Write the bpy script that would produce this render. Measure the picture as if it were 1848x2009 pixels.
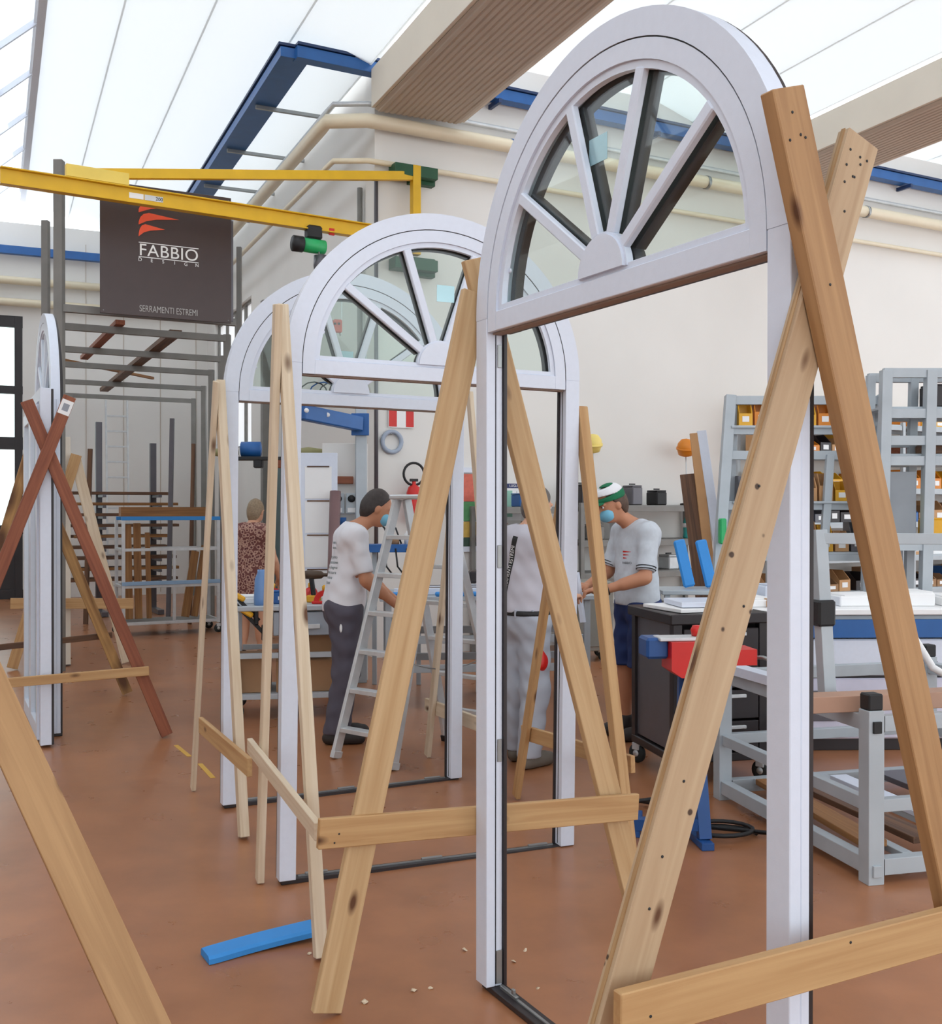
import bpy, bmesh, math, random
import numpy as np
from mathutils import Matrix, Vector
random.seed(7)
for o in list(bpy.data.objects): bpy.data.objects.remove(o)
scn = bpy.context.scene
COL = scn.collection
# ------------------------------------------------------------------ camera
FPX, EYE, PITCH = 2078.0, 1.6, -0.0037
cam_d = bpy.data.cameras.new('camera'); cam = bpy.data.objects.new('camera', cam_d); COL.objects.link(cam)
cam_d.sensor_fit = 'HORIZONTAL'; cam_d.sensor_width = 36.0; cam_d.lens = 36.0*FPX/1848.0
cam_d.clip_start = 0.05; cam_d.clip_end = 300
cam.location = (0, 0, EYE); cam.rotation_euler = (math.pi/2+PITCH, 0, 0)
scn.camera = cam
# ------------------------------------------------------------------ sky and exposure
world = bpy.data.worlds.new('sky'); scn.world = world; world.use_nodes = True
bg = world.node_tree.nodes['Background']
bg.inputs[0].default_value = (0.90, 0.955, 1.0, 1); bg.inputs[1].default_value = 2.3
vs = scn.view_settings
vs.view_transform = 'Standard'; vs.look = 'None'; vs.gamma = 1.0; vs.use_curve_mapping = False; vs.exposure = 0.0

# ------------------------------------------------------------------ survey helpers
def ray(px, py):
    x = (px-924.0)/FPX; u = (1004.5-py)/FPX; c, s = math.cos(PITCH), math.sin(PITCH)
    return Vector((x, c - u*s, s + u*c))
def at(px, py, d):                       # point at distance d in front of the camera
    r = ray(px, py); return Vector((0, 0, EYE)) + r*(d/r.y)
def ground(px, py, z=0.0):
    r = ray(px, py); return Vector((0, 0, EYE)) + r*((z-EYE)/r.z)
def onplane(px, py, p0, d):              # vertical plane through p0 along horizontal direction d
    r = ray(px, py); n = Vector((-d[1], d[0], 0)); p = Vector((p0[0], p0[1], 0))
    return Vector((0, 0, EYE)) + r*(n.dot(p)/n.dot(r))
V = Vector
# ------------------------------------------------------------------ materials
MATS = {}
def new_mat(name):
    m = bpy.data.materials.new(name); m.use_nodes = True
    return m, m.node_tree, m.node_tree.nodes['Principled BSDF']
def srgb(c):
    return tuple(((x/12.92) if x <= 0.04045 else ((x+0.055)/1.055)**2.4) for x in (v/255.0 for v in c))
def plain(name, rgb, rough=0.5, metal=0.0, var=0.06, scale=6.0, bump=0.0, alpha=None, trans=0.0):
    if name in MATS: return MATS[name]
    m, nt, b = new_mat(name); c = srgb(rgb)
    b.inputs['Roughness'].default_value = rough; b.inputs['Metallic'].default_value = metal
    tc = nt.nodes.new('ShaderNodeTexCoord'); nz = nt.nodes.new('ShaderNodeTexNoise')
    nz.inputs['Scale'].default_value = scale; nz.inputs['Detail'].default_value = 5
    nt.links.new(tc.outputs['Object'], nz.inputs['Vector'])
    r = nt.nodes.new('ShaderNodeValToRGB')
    r.color_ramp.elements[0].position = 0.3; r.color_ramp.elements[1].position = 0.7
    r.color_ramp.elements[0].color = tuple(x*(1-var) for x in c)+(1,)
    r.color_ramp.elements[1].color = tuple(min(1, x*(1+var)) for x in c)+(1,)
    nt.links.new(nz.outputs['Fac'], r.inputs['Fac']); nt.links.new(r.outputs['Color'], b.inputs['Base Color'])
    if bump:
        bp = nt.nodes.new('ShaderNodeBump'); bp.inputs['Strength'].default_value = bump; bp.inputs['Distance'].default_value = 0.01
        n2 = nt.nodes.new('ShaderNodeTexNoise'); n2.inputs['Scale'].default_value = scale*6
        nt.links.new(tc.outputs['Object'], n2.inputs['Vector']); nt.links.new(n2.outputs['Fac'], bp.inputs['Height'])
        nt.links.new(bp.outputs['Normal'], b.inputs['Normal'])
    if trans: b.inputs['Transmission Weight'].default_value = trans
    MATS[name] = m; return m
def wood(name, light, dark, knot=(92, 56, 30), sc=1.0, knots=0.10, holes=False, rough=0.62):
    if name in MATS: return MATS[name]
    m, nt, b = new_mat(name); N, L = nt.nodes, nt.links
    tc = N.new('ShaderNodeTexCoord'); info = N.new('ShaderNodeObjectInfo')
    off = N.new('ShaderNodeVectorMath'); off.operation = 'ADD'
    mul = N.new('ShaderNodeVectorMath'); mul.operation = 'SCALE'
    comb = N.new('ShaderNodeCombineXYZ')
    for i in range(3): L.new(info.outputs['Random'], comb.inputs[i])
    L.new(comb.outputs[0], mul.inputs[0]); mul.inputs['Scale'].default_value = 37.0
    L.new(tc.outputs['Object'], off.inputs[0]); L.new(mul.outputs[0], off.inputs[1])
    mp = N.new('ShaderNodeMapping'); mp.inputs['Scale'].default_value = (0.7*sc, 16*sc, 16*sc)
    L.new(off.outputs[0], mp.inputs['Vector'])
    nz = N.new('ShaderNodeTexNoise'); nz.inputs['Scale'].default_value = 2.2; nz.inputs['Detail'].default_value = 6; nz.inputs['Distortion'].default_value = 0.7
    L.new(mp.outputs[0], nz.inputs['Vector'])
    r = N.new('ShaderNodeValToRGB'); r.color_ramp.elements[0].position = 0.30; r.color_ramp.elements[1].position = 0.68
    r.color_ramp.elements[0].color = srgb(dark)+(1,); r.color_ramp.elements[1].color = srgb(light)+(1,)
    L.new(nz.outputs['Fac'], r.inputs['Fac'])
    mk = N.new('ShaderNodeMapping'); mk.inputs['Scale'].default_value = (3.2, 8.0, 8.0); L.new(off.outputs[0], mk.inputs['Vector'])
    vo = N.new('ShaderNodeTexVoronoi'); vo.inputs['Scale'].default_value = 1.0; vo.inputs['Randomness'].default_value = 1.0; L.new(mk.outputs[0], vo.inputs['Vector'])
    kr = N.new('ShaderNodeValToRGB'); kr.color_ramp.elements[0].position = knots*0.55; kr.color_ramp.elements[1].position = knots*1.5
    kr.color_ramp.elements[0].color = (1, 1, 1, 1); kr.color_ramp.elements[1].color = (0, 0, 0, 1)
    L.new(vo.outputs['Distance'], kr.inputs['Fac'])
    mx = N.new('ShaderNodeMixRGB'); L.new(kr.outputs['Color'], mx.inputs['Fac']); L.new(r.outputs['Color'], mx.inputs[1]); mx.inputs[2].default_value = srgb(knot)+(1,)
    last = mx
    if holes:
        v2 = N.new('ShaderNodeTexVoronoi'); v2.inputs['Scale'].default_value = 14.0; L.new(off.outputs[0], v2.inputs['Vector'])
        k2 = N.new('ShaderNodeValToRGB'); k2.color_ramp.elements[0].position = 0.07; k2.color_ramp.elements[1].position = 0.11
        k2.color_ramp.elements[0].color = (1, 1, 1, 1); k2.color_ramp.elements[1].color = (0, 0, 0, 1)
        L.new(v2.outputs['Distance'], k2.inputs['Fac'])
        m2 = N.new('ShaderNodeMixRGB'); L.new(k2.outputs['Color'], m2.inputs['Fac']); L.new(mx.outputs[0], m2.inputs[1]); m2.inputs[2].default_value = srgb((70, 50, 36))+(1,)
        last = m2
    L.new(last.outputs[0], b.inputs['Base Color']); b.inputs['Roughness'].default_value = rough
    bp = N.new('ShaderNodeBump'); bp.inputs['Strength'].default_value = 0.18; bp.inputs['Distance'].default_value = 0.004
    L.new(nz.outputs['Fac'], bp.inputs['Height']); L.new(bp.outputs['Normal'], b.inputs['Normal'])
    MATS[name] = m; return m
def glass_mat(name, tint=(0.93, 0.97, 0.95), refl=0.10):
    if name in MATS: return MATS[name]
    m = bpy.data.materials.new(name); m.use_nodes = True; nt = m.node_tree; N, L = nt.nodes, nt.links
    N.remove(N['Principled BSDF']); out = N['Material Output']
    t = N.new('ShaderNodeBsdfTransparent'); t.inputs[0].default_value = tint+(1,)
    g = N.new('ShaderNodeBsdfGlossy'); g.inputs['Roughness'].default_value = 0.02
    lw = N.new('ShaderNodeLayerWeight'); lw.inputs['Blend'].default_value = 0.5
    pw = N.new('ShaderNodeMath'); pw.operation = 'POWER'; L.new(lw.outputs['Facing'], pw.inputs[0]); pw.inputs[1].default_value = 4.0
    ad = N.new('ShaderNodeMath'); ad.operation = 'MULTIPLY_ADD'; L.new(pw.outputs[0], ad.inputs[0]); ad.inputs[1].default_value = 0.5; ad.inputs[2].default_value = refl*0.25
    mx = N.new('ShaderNodeMixShader'); L.new(ad.outputs[0], mx.inputs[0]); L.new(t.outputs[0], mx.inputs[1]); L.new(g.outputs[0], mx.inputs[2])
    L.new(mx.outputs[0], out.inputs[0]); MATS[name] = m; return m
def translucent_mat(name, rgb, w=0.6):
    m = bpy.data.materials.new(name); m.use_nodes = True; nt = m.node_tree; N, L = nt.nodes, nt.links
    N.remove(N['Principled BSDF']); out = N['Material Output']
    t = N.new('ShaderNodeBsdfTranslucent'); t.inputs[0].default_value = rgb+(1,)
    d = N.new('ShaderNodeBsdfDiffuse'); d.inputs[0].default_value = rgb+(1,)
    mx = N.new('ShaderNodeMixShader'); mx.inputs[0].default_value = w
    L.new(d.outputs[0], mx.inputs[1]); L.new(t.outputs[0], mx.inputs[2]); L.new(mx.outputs[0], out.inputs[0])
    MATS[name] = m; return m

m_white = plain('white_lacquer', (217, 224, 238), 0.34, var=0.015, scale=40, bump=0.03)
m_black = plain('anthracite_cladding', (40, 34, 36), 0.42, var=0.08)
m_gasket = plain('black_gasket', (22, 20, 20), 0.6)
m_glass = glass_mat('clear_glass', (0.90, 0.945, 0.925), 0.11)
m_steel = plain('zinc_steel', (150, 152, 152), 0.35, 0.7, 0.1)
m_alu = plain('aluminium', (205, 208, 210), 0.38, 0.35, 0.08, 12)
m_pine = wood('pine_planed', (202, 170, 128), (182, 146, 102), knots=0.10)
m_pine_pale = wood('pine_pale', (222, 206, 182), (202, 180, 150), knots=0.12)
m_ply = wood('plywood_face', (190, 164, 132), (168, 138, 106), sc=0.8, knots=0.08, holes=True)
m_plyedge = wood('plywood_edge', (186, 150, 106), (150, 112, 70), sc=3)
m_fir = wood('fir_board', (196, 158, 110), (174, 132, 86), knots=0.10)
m_firdk = wood('fir_dark', (178, 138, 94), (154, 114, 74), knots=0.10)
m_red = wood('meranti', (150, 88, 60), (118, 62, 42), knots=0.0, knot=(110, 58, 40))
m_osb = wood('osb_strip', (196, 150, 92), (120, 80, 42), sc=0.5, knots=0.4)
m_brown = wood('stacked_brown', (120, 84, 58), (74, 50, 36), knots=0.0)
m_oak = wood('oak_slab', (160, 112, 62), (126, 82, 42), knots=0.0)
m_greypaint = plain('grey_rack_paint', (128, 126, 122), 0.5, 0.1, 0.08)
m_cart = plain('pale_grey_profile', (174, 182, 188), 0.45, 0.1, 0.06)
m_capblk = plain('black_plastic', (26, 26, 28), 0.55)
m_yellow = plain('crane_yellow', (222, 176, 22), 0.42, 0, 0.06)
m_blue = plain('blue_paint', (32, 92, 158), 0.42, 0, 0.08)
m_ltblue = plain('light_blue_foam', (52, 140, 214), 0.6, 0, 0.04)
m_wall = plain('white_plaster', (226, 224, 220), 0.8, 0, 0.03, 0.8)
m_cream = plain('cream_concrete', (222, 214, 200), 0.75, 0, 0.04, 1.5)
m_soffit = plain('beige_concrete', (190, 178, 164), 0.75, 0, 0.05, 1.5)
m_red_p = plain('red_paint', (205, 32, 26), 0.38)
m_green = plain('green_paint', (24, 78, 48), 0.45)
m_green2 = plain('bright_green', (40, 172, 100), 0.4)
m_card = plain('cardboard', (160, 122, 88), 0.8, 0, 0.06)
m_paper = plain('white_paper', (240, 240, 240), 0.7, 0, 0.01)
m_dark = plain('dark_trolley', (44, 38, 40), 0.4, 0.2)
m_dkpanel = plain('grey_trolley_panel', (98, 96, 102), 0.35, 0.3)
m_ink = plain('dark_ink', (40, 42, 44), 0.7)
m_plastic_y = plain('yellow_bin', (226, 168, 34), 0.45)
m_orange = plain('orange_bin', (214, 128, 26), 0.45)
m_tan = plain('tan_box', (196, 150, 104), 0.7)
m_teal = plain('teal_door', (74, 100, 104), 0.5)
m_rubber = plain('caster_rubber', (40, 44, 44), 0.6)
m_pipe = plain('cream_pipe', (226, 214, 188), 0.4, 0, 0.03)
m_silver = plain('foil_sticker', (160, 190, 195), 0.25, 0.5)

# floor: worn red-brown industrial screed
m_floor, nt, b = new_mat('red_screed')
tc = nt.nodes.new('ShaderNodeTexCoord')
n1 = nt.nodes.new('ShaderNodeTexNoise'); n1.inputs['Scale'].default_value = 0.9; n1.inputs['Detail'].default_value = 8; n1.inputs['Roughness'].default_value = 0.65
n2 = nt.nodes.new('ShaderNodeTexNoise'); n2.inputs['Scale'].default_value = 4.5; n2.inputs['Detail'].default_value = 6
nt.links.new(tc.outputs['Object'], n1.inputs['Vector']); nt.links.new(tc.outputs['Object'], n2.inputs['Vector'])
r1 = nt.nodes.new('ShaderNodeValToRGB'); r1.color_ramp.elements[0].position = 0.28; r1.color_ramp.elements[1].position = 0.72
r1.color_ramp.elements[0].color = srgb((146, 97, 66))+(1,); r1.color_ramp.elements[1].color = srgb((180, 122, 84))+(1,)
nt.links.new(n1.outputs['Fac'], r1.inputs['Fac'])
mx = nt.nodes.new('ShaderNodeMixRGB'); mx.blend_type = 'MULTIPLY'; mx.inputs[0].default_value = 0.35
r2 = nt.nodes.new('ShaderNodeValToRGB'); r2.color_ramp.elements[0].position = 0.34; r2.color_ramp.elements[1].position = 0.6
r2.color_ramp.elements[0].color = (0.70, 0.66, 0.64, 1); r2.color_ramp.elements[1].color = (1, 1, 1, 1)
nt.links.new(n2.outputs['Fac'], r2.inputs['Fac']); nt.links.new(r1.outputs['Color'], mx.inputs[1]); nt.links.new(r2.outputs['Color'], mx.inputs[2])
nt.links.new(mx.outputs[0], b.inputs['Base Color']); b.inputs['Roughness'].default_value = 0.36
b.inputs['Specular IOR Level'].default_value = 0.42
rr = nt.nodes.new('ShaderNodeMapRange'); rr.inputs['To Min'].default_value = 0.24; rr.inputs['To Max'].default_value = 0.34
nt.links.new(n2.outputs['Fac'], rr.inputs['Value']); nt.links.new(rr.outputs[0], b.inputs['Roughness'])

# ------------------------------------------------------------------ object helpers
def tag(o, label=None, cat=None, group=None, kind=None):
    if label: o['label'] = label
    if cat: o['category'] = cat
    if group: o['group'] = group
    if kind: o['kind'] = kind
    return o
def thing(name, label, cat, loc=(0, 0, 0), group=None):
    o = bpy.data.objects.new(name, None); COL.objects.link(o); o.empty_display_size = 0.1
    o.matrix_basis = Matrix.Translation(V(loc)); return tag(o, label, cat, group)
def attach(o, parent):
    if parent is not None:
        o.parent = parent; o.matrix_parent_inverse = parent.matrix_basis.inverted()
    return o
def link(name, me, mat, parent=None, mtx=None, smooth=False):
    if isinstance(mat, (list, tuple)):
        for m in mat: me.materials.append(m)
    elif mat is not None and not me.materials: me.materials.append(mat)
    if smooth:
        me.polygons.foreach_set('use_smooth', [True]*len(me.polygons))
    o = bpy.data.objects.new(name, me); COL.objects.link(o)
    if mtx is not None: o.matrix_basis = mtx
    return attach(o, parent)
def pydata(name, vs_, fs, mat, parent=None, mtx=None, smooth=False, fix=True):
    me = bpy.data.meshes.new(name); me.from_pydata([tuple(v) for v in vs_], [], fs); me.update()
    if fix:
        bm = bmesh.new(); bm.from_mesh(me); bmesh.ops.recalc_face_normals(bm, faces=bm.faces); bm.to_mesh(me); bm.free()
    return link(name, me, mat, parent, mtx, smooth)
BOXC = {}
def box_mesh(sx, sy, sz, bev=0.0):
    k = (round(sx, 4), round(sy, 4), round(sz, 4), bev)
    bm = bmesh.new(); bmesh.ops.create_cube(bm, size=1.0)
    bmesh.ops.scale(bm, vec=(sx, sy, sz), verts=bm.verts)
    if bev: bmesh.ops.bevel(bm, geom=bm.edges[:], offset=min(bev, 0.45*min(sx, sy, sz)), segments=1, affect='EDGES', profile=0.5)
    me = bpy.data.meshes.new('box'); bm.to_mesh(me); bm.free(); return me
def box(name, c, s, mat, parent=None, rz=0.0, bev=0.003, rot=None):
    R = rot if rot is not None else Matrix.Rotation(rz, 4, 'Z')
    return link(name, box_mesh(s[0], s[1], s[2], bev), mat, parent, Matrix.Translation(V(c)) @ R)
def bar(name, p0, p1, w, t, mat, parent=None, n=(0, 0, 1), bev=0.002):
    """bar from p0 to p1; local X runs along it, local Z is near n; w across, t along n"""
    p0, p1 = V(p0), V(p1); x = (p1-p0); L = x.length; x.normalize(); n = V(n)
    y = n.cross(x)
    if y.length < 1e-4: y = V((0, 1, 0)).cross(x)
    y.normalize(); z = x.cross(y)
    M = Matrix((x, y, z)).transposed().to_4x4(); M.translation = (p0+p1)/2
    return link(name, box_mesh(L, w, t, bev), mat, parent, M)
def tube(name, pts, r, mat, parent=None, seg=8, closed=False):
    pts = [V(p) for p in pts]; n = len(pts); vs_, fs = [], []
    o0 = pts[0].copy(); prev = None
    for i, p in enumerate(pts):
        if closed: t = pts[(i+1) % n]-pts[i-1]
        else: t = pts[min(i+1, n-1)]-pts[max(i-1, 0)]
        t.normalize()
        a = prev if prev is not None else (V((0, 0, 1)) if abs(t.z) < 0.9 else V((1, 0, 0)))
        a = (a - t*a.dot(t)).normalized(); prev = a; c = t.cross(a)
        rr_ = r[i] if isinstance(r, (list, tuple)) else r
        for k in range(seg):
            th = 2*math.pi*k/seg; vs_.append(p - o0 + a*math.cos(th)*rr_ + c*math.sin(th)*rr_)
    m = n if closed else n-1
    for i in range(m):
        for k in range(seg):
            j = (i+1) % n; fs.append((i*seg+k, i*seg+(k+1) % seg, j*seg+(k+1) % seg, j*seg+k))
    if not closed: fs += [tuple(range(seg-1, -1, -1)), tuple((n-1)*seg+k for k in range(seg))]
    return pydata(name, vs_, fs, mat, parent, Matrix.Translation(o0), True)
def lathe(name, prof, mat, parent=None, c=(0, 0, 0), rot=None, seg=20):
    vs_, fs = [], []
    for r, z in prof:
        for k in range(seg):
            th = 2*math.pi*k/seg; vs_.append((r*math.cos(th), r*math.sin(th), z))
    for i in range(len(prof)-1):
        for k in range(seg): fs.append((i*seg+k, i*seg+(k+1) % seg, (i+1)*seg+(k+1) % seg, (i+1)*seg+k))
    fs += [tuple(range(seg-1, -1, -1)), tuple((len(prof)-1)*seg+k for k in range(seg))]
    M = Matrix.Translation(V(c)) @ (rot if rot is not None else Matrix.Identity(4))
    o = pydata(name, vs_, fs, mat, parent, M, False)
    for p in o.data.polygons: p.use_smooth = len(p.vertices) == 4
    return o
def prism(name, outline, y0, y1, mat, parent=None, mtx=None):
    """outline in local XZ, extruded along local Y"""
    n = len(outline); vs_ = [(x, y0, z) for x, z in outline]+[(x, y1, z) for x, z in outline]
    fs = [tuple(range(n)), tuple(range(2*n-1, n-1, -1))]+[(i, (i+1) % n, n+(i+1) % n, n+i) for i in range(n)]
    return pydata(name, vs_, fs, mat, parent, mtx)
def ringseg(name, cx, cz, r0, r1, y0, y1, t0, t1, mat, parent=None, mtx=None, seg=48, tail=None):
    """annular prism in local XZ between angles t0..t1; tail = z to which both ends run straight down"""
    prof = []
    def cols(r):
        q = [(cx+r*math.cos(t0+(t1-t0)*i/seg), cz+r*math.sin(t0+(t1-t0)*i/seg)) for i in range(seg+1)]
        if tail is not None: q = [(q[0][0], tail)]+q+[(q[-1][0], tail)]
        return q
    A, B = cols(r0), cols(r1); n = len(A); vs_ = []
    for q, y in ((A, y0), (B, y0), (B, y1), (A, y1)): vs_ += [(x, y, z) for x, z in q]
    fs = []
    for i in range(n-1):
        for k in range(4):
            a, b_ = k*n, ((k+1) % 4)*n; fs.append((a+i, a+i+1, b_+i+1, b_+i))
    fs += [(0, n, 2*n, 3*n), (n-1, 2*n-1, 3*n-1, 4*n-1)]
    return pydata(name, vs_, fs, mat, parent, mtx)
def text(name, s, size, mat, parent, mtx, ext=0.0015, ax='CENTER', spacing=1.0, squash=1.0):
    cu = bpy.data.curves.new(name, 'FONT'); cu.body = s; cu.size = size; cu.extrude = ext; cu.align_x = ax; cu.space_character = spacing
    t = bpy.data.objects.new(name+'_tmp', cu); COL.objects.link(t)
    dg = bpy.context.evaluated_depsgraph_get(); me = bpy.data.meshes.new_from_object(t.evaluated_get(dg)); bpy.data.objects.remove(t)
    for v in me.vertices: v.co.x *= squash
    return link(name, me, mat, parent, mtx)
def face_mtx(p, xdir, up=(0, 0, 1)):          # local X along xdir, local Y along up: for lettering on a vertical face
    x = V(xdir).normalized(); y = V(up); y = (y-x*y.dot(x)).normalized(); z = x.cross(y)
    M = Matrix((x, y, z)).transposed().to_4x4(); M.translation = V(p); return M

# ------------------------------------------------------------------ the hall: A runs down the aisle, B across it
A = V((-0.412, 0.911, 0)); B = V((0.911, 0.412, 0)); WB = V((0.884, 0.468, 0)).normalized()
S = 1.153
def Z(z): return EYE+(z-EYE)*S                       # building heights, from sightings at the first assumed distance
K = V((-0.89, 9.8, 0))*S                                # protruding wall corner
WBN = V((WB.y, -WB.x, 0))                             # wall_right faces this way (into the room)
def ab(a, b_, z): return A*a + B*b_ + V((0, 0, z))
def struct(o): o['kind'] = 'structure'; return o
RZB = math.atan2(B.y, B.x)
fl = struct(pydata('floor', [(-16, -8, 0), (16, -8, 0), (16, 26, 0), (-16, 26, 0), (-16, -8, -.2), (16, -8, -.2), (16, 26, -.2), (-16, 26, -.2)],
       [(0, 1, 2, 3), (4, 5, 6, 7), (0, 1, 5, 4), (1, 2, 6, 5), (2, 3, 7, 6), (3, 0, 4, 7)], m_floor))
def wall_slab(name, p0, p1, z0, z1, thick_dir, th, mat, parent=None):
    p0, p1, t = V(p0), V(p1), V(thick_dir)*th
    vs_ = []
    for z in (z0, z1):
        for p in (p0, p1, p1+t, p0+t): vs_.append((p.x, p.y, z))
    return pydata(name, vs_, [(0, 1, 2, 3), (4, 5, 6, 7), (0, 1, 5, 4), (1, 2, 6, 5), (2, 3, 7, 6), (3, 0, 4, 7)], mat, parent)
WALLTOP = Z(5.95)
struct(wall_slab('wall_right', K, K+WB*18, 0, WALLTOP, -WBN, 0.25, m_wall))
FARA = 17.6*S
LFN = V((-A.y, A.x, 0))                               # normal of the aisle face, pointing to the aisle
kb = K.dot(B)
farK = ab(FARA, kb, 0)
TW0, TW1, ZW0, ZW1 = 5.9, 8.9, 2.6, 4.95               # window band high in the aisle face
wl = struct(thing('wall_left', None, None, K+A*3))
wall_slab('wall_pier', K+A*0.26, K+A*TW0, 0, WALLTOP, -LFN, 0.25, m_wall, wl); wall_slab('wall_pier', K+A*TW1, farK, 0, WALLTOP, -LFN, 0.25, m_wall, wl)
wall_slab('wall_below_window', K+A*TW0, K+A*TW1, 0, ZW0, -LFN, 0.25, m_wall, wl); wall_slab('wall_above_window', K+A*TW0, K+A*TW1, ZW1, WALLTOP, -LFN, 0.25, m_wall, wl)
# far wall with a glazed door opening near its left end
DB1 = 0.50; DB0 = -2.9
fw = struct(wall_slab('wall_far', ab(FARA, DB1, 0), ab(FARA, kb+0.3, 0), 0, WALLTOP, A, 0.25, m_wall))
struct(wall_slab('wall_far_over_door', ab(FARA, -7.5, 0), ab(FARA, DB1, 0), 4.98, WALLTOP, A, 0.25, m_wall))
struct(wall_slab('wall_far_beyond_door', ab(FARA, -7.5, 0), ab(FARA, DB0, 0), 0, 4.98, A, 0.25, m_wall))
for i in range(5):                                      # pale cladding joints on the far wall
    attach(box('joint', ab(FARA-0.004, 0.9+i*0.65, 3.2), (0.012, 0.012, 6.3), m_soffit, None, RZB, 0), fw)
dr = struct(thing('door_1', None, None, ab(FARA, -1.2, 0)))
dc = (DB0+DB1)/2
for z, hh in ((4.88, .2), (3.68, .14), (2.74, .22), (1.22, .16), (0.08, .16)): box('rail', ab(FARA+0.05, dc, z), (DB1-DB0, 0.09, hh), m_black, dr, RZB)
for b_ in (DB0+.07, dc, DB1-.07): box('stile', ab(FARA+0.05, b_, 2.49), (0.13, 0.1, 4.98), m_black, dr, RZB)
for b_ in (DB0+.9, dc+.85):
    for z, hh in ((1.98, 1.36), (3.23, 0.78), (4.26, 1.06)): box('pane', ab(FARA+0.06, b_, z), (1.5, 0.01, hh), m_glass, dr, RZB, 0)
    box('kick_panel', ab(FARA+0.06, b_, 0.65), (1.5, 0.03, 1.0), m_black, dr, RZB, 0)
m_frost = translucent_mat('frosted_glass', (0.95, 0.97, 0.98), 0.75)
wb_ = struct(thing('window_9', None, None, K+A*TW0+V((0, 0, ZW0))))
for i in range(4):
    t0 = TW0+(TW1-TW0)*i/4; t1 = TW0+(TW1-TW0)*(i+1)/4
    for z0, z1 in ((ZW0, (ZW0+ZW1)/2), ((ZW0+ZW1)/2, ZW1)): wall_slab('pane', K+A*(t0+.04)-LFN*.1, K+A*(t1-.04)-LFN*.1, z0+.04, z1-.04, -LFN, 0.012, m_frost, wb_)
for i in range(5): box('mullion', K+A*(TW0+(TW1-TW0)*i/4)-LFN*.1+V((0, 0, (ZW0+ZW1)/2)), (0.08, 0.08, ZW1-ZW0), m_greypaint, wb_, math.atan2(A.y, A.x))
for z in (ZW0, (ZW0+ZW1)/2, ZW1): box('window_rail', K+A*(TW0+TW1)/2-LFN*.1+V((0, 0, z)), (TW1-TW0, 0.07, 0.08), m_greypaint, wb_, math.atan2(A.y, A.x))
struct(wall_slab('wall_unseen', ab(-8, -7.2, 0), ab(FARA+.25, -7.2, 0), 0, WALLTOP+.3, -B, 0.25, m_wall))  # out-of-view side wall, added to cut the light coming from the left
# ------------------------------------------------------------------ roof: precast beams every 4.5 m, north-light glazing and pale sheets between
m_sheet = translucent_mat('translucent_roof_sheet', (0.93, 0.945, 0.95), 0.62)
m_skyglass = glass_mat('skylight_glass', (0.97, 0.98, 1.0), 0.04)
BS = 4.5*S; BW = 0.98; SOF = Z(5.2); m_rib = m_soffit
for i, b0 in enumerate(3.17*S+BS*k for k in (-2, -1, 0, 1, 2)):
    bm_ = struct(thing('ceiling_beam', None, None, ab(0, b0, SOF)))
    a0, a1 = -7, (9.12*S if b0 > 3 else FARA-.01)
    L = a1-a0; ac = (a0+a1)/2
    M = Matrix.Translation(ab(ac, b0+BW/2, SOF)) @ Matrix.Rotation(RZB, 4, 'Z')
    pro = [(-BW/2, 0.02)]
    nr = 14                                            # ribbed soffit
    for k in range(nr):
        w = (BW-.06)/nr; x0 = -BW/2+.03+k*w
        pro += [(x0, 0.008), (x0+0.010, 0.0), (x0+w-0.022, 0.0), (x0+w-0.012, 0.008)]
    pro += [(BW/2, 0.02), (BW/2, 0.42), (BW/2-.1, 0.5), (-BW/2+.1, 0.5), (-BW/2, 0.42)]
    prism('beam_body', pro, -L/2, L/2, m_soffit, bm_, M)
    box('flange', ab(ac, b0-0.021, SOF+.23), (0.04, L, 0.40), m_cream, bm_, RZB)
    box('flange', ab(ac, b0+BW+.021, SOF+.23), (0.04, L, 0.40), m_cream, bm_, RZB)
def strip(name, a0, a1, q0, q1, th, mat, parent):
    """panel between roof profile points q=(b,z), from a0 to a1"""
    d = V((q1[0]-q0[0], q1[1]-q0[1])); n = V((-d.y, d.x)).normalized()*th
    vs_ = [ab(a, *q) for a in (a0, a1) for q in (q0, q1, (q1[0]+n.x, q1[1]+n.y), (q0[0]+n.x, q0[1]+n.y))]
    return pydata(name, vs_, [(0, 1, 2, 3), (4, 5, 6, 7), (0, 1, 5, 4), (1, 2, 6, 5), (2, 3, 7, 6), (3, 0, 4, 7)], mat, parent)
ce = struct(thing('ceiling', None, None, ab(0, 1, 6)))
wi = 0
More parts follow.
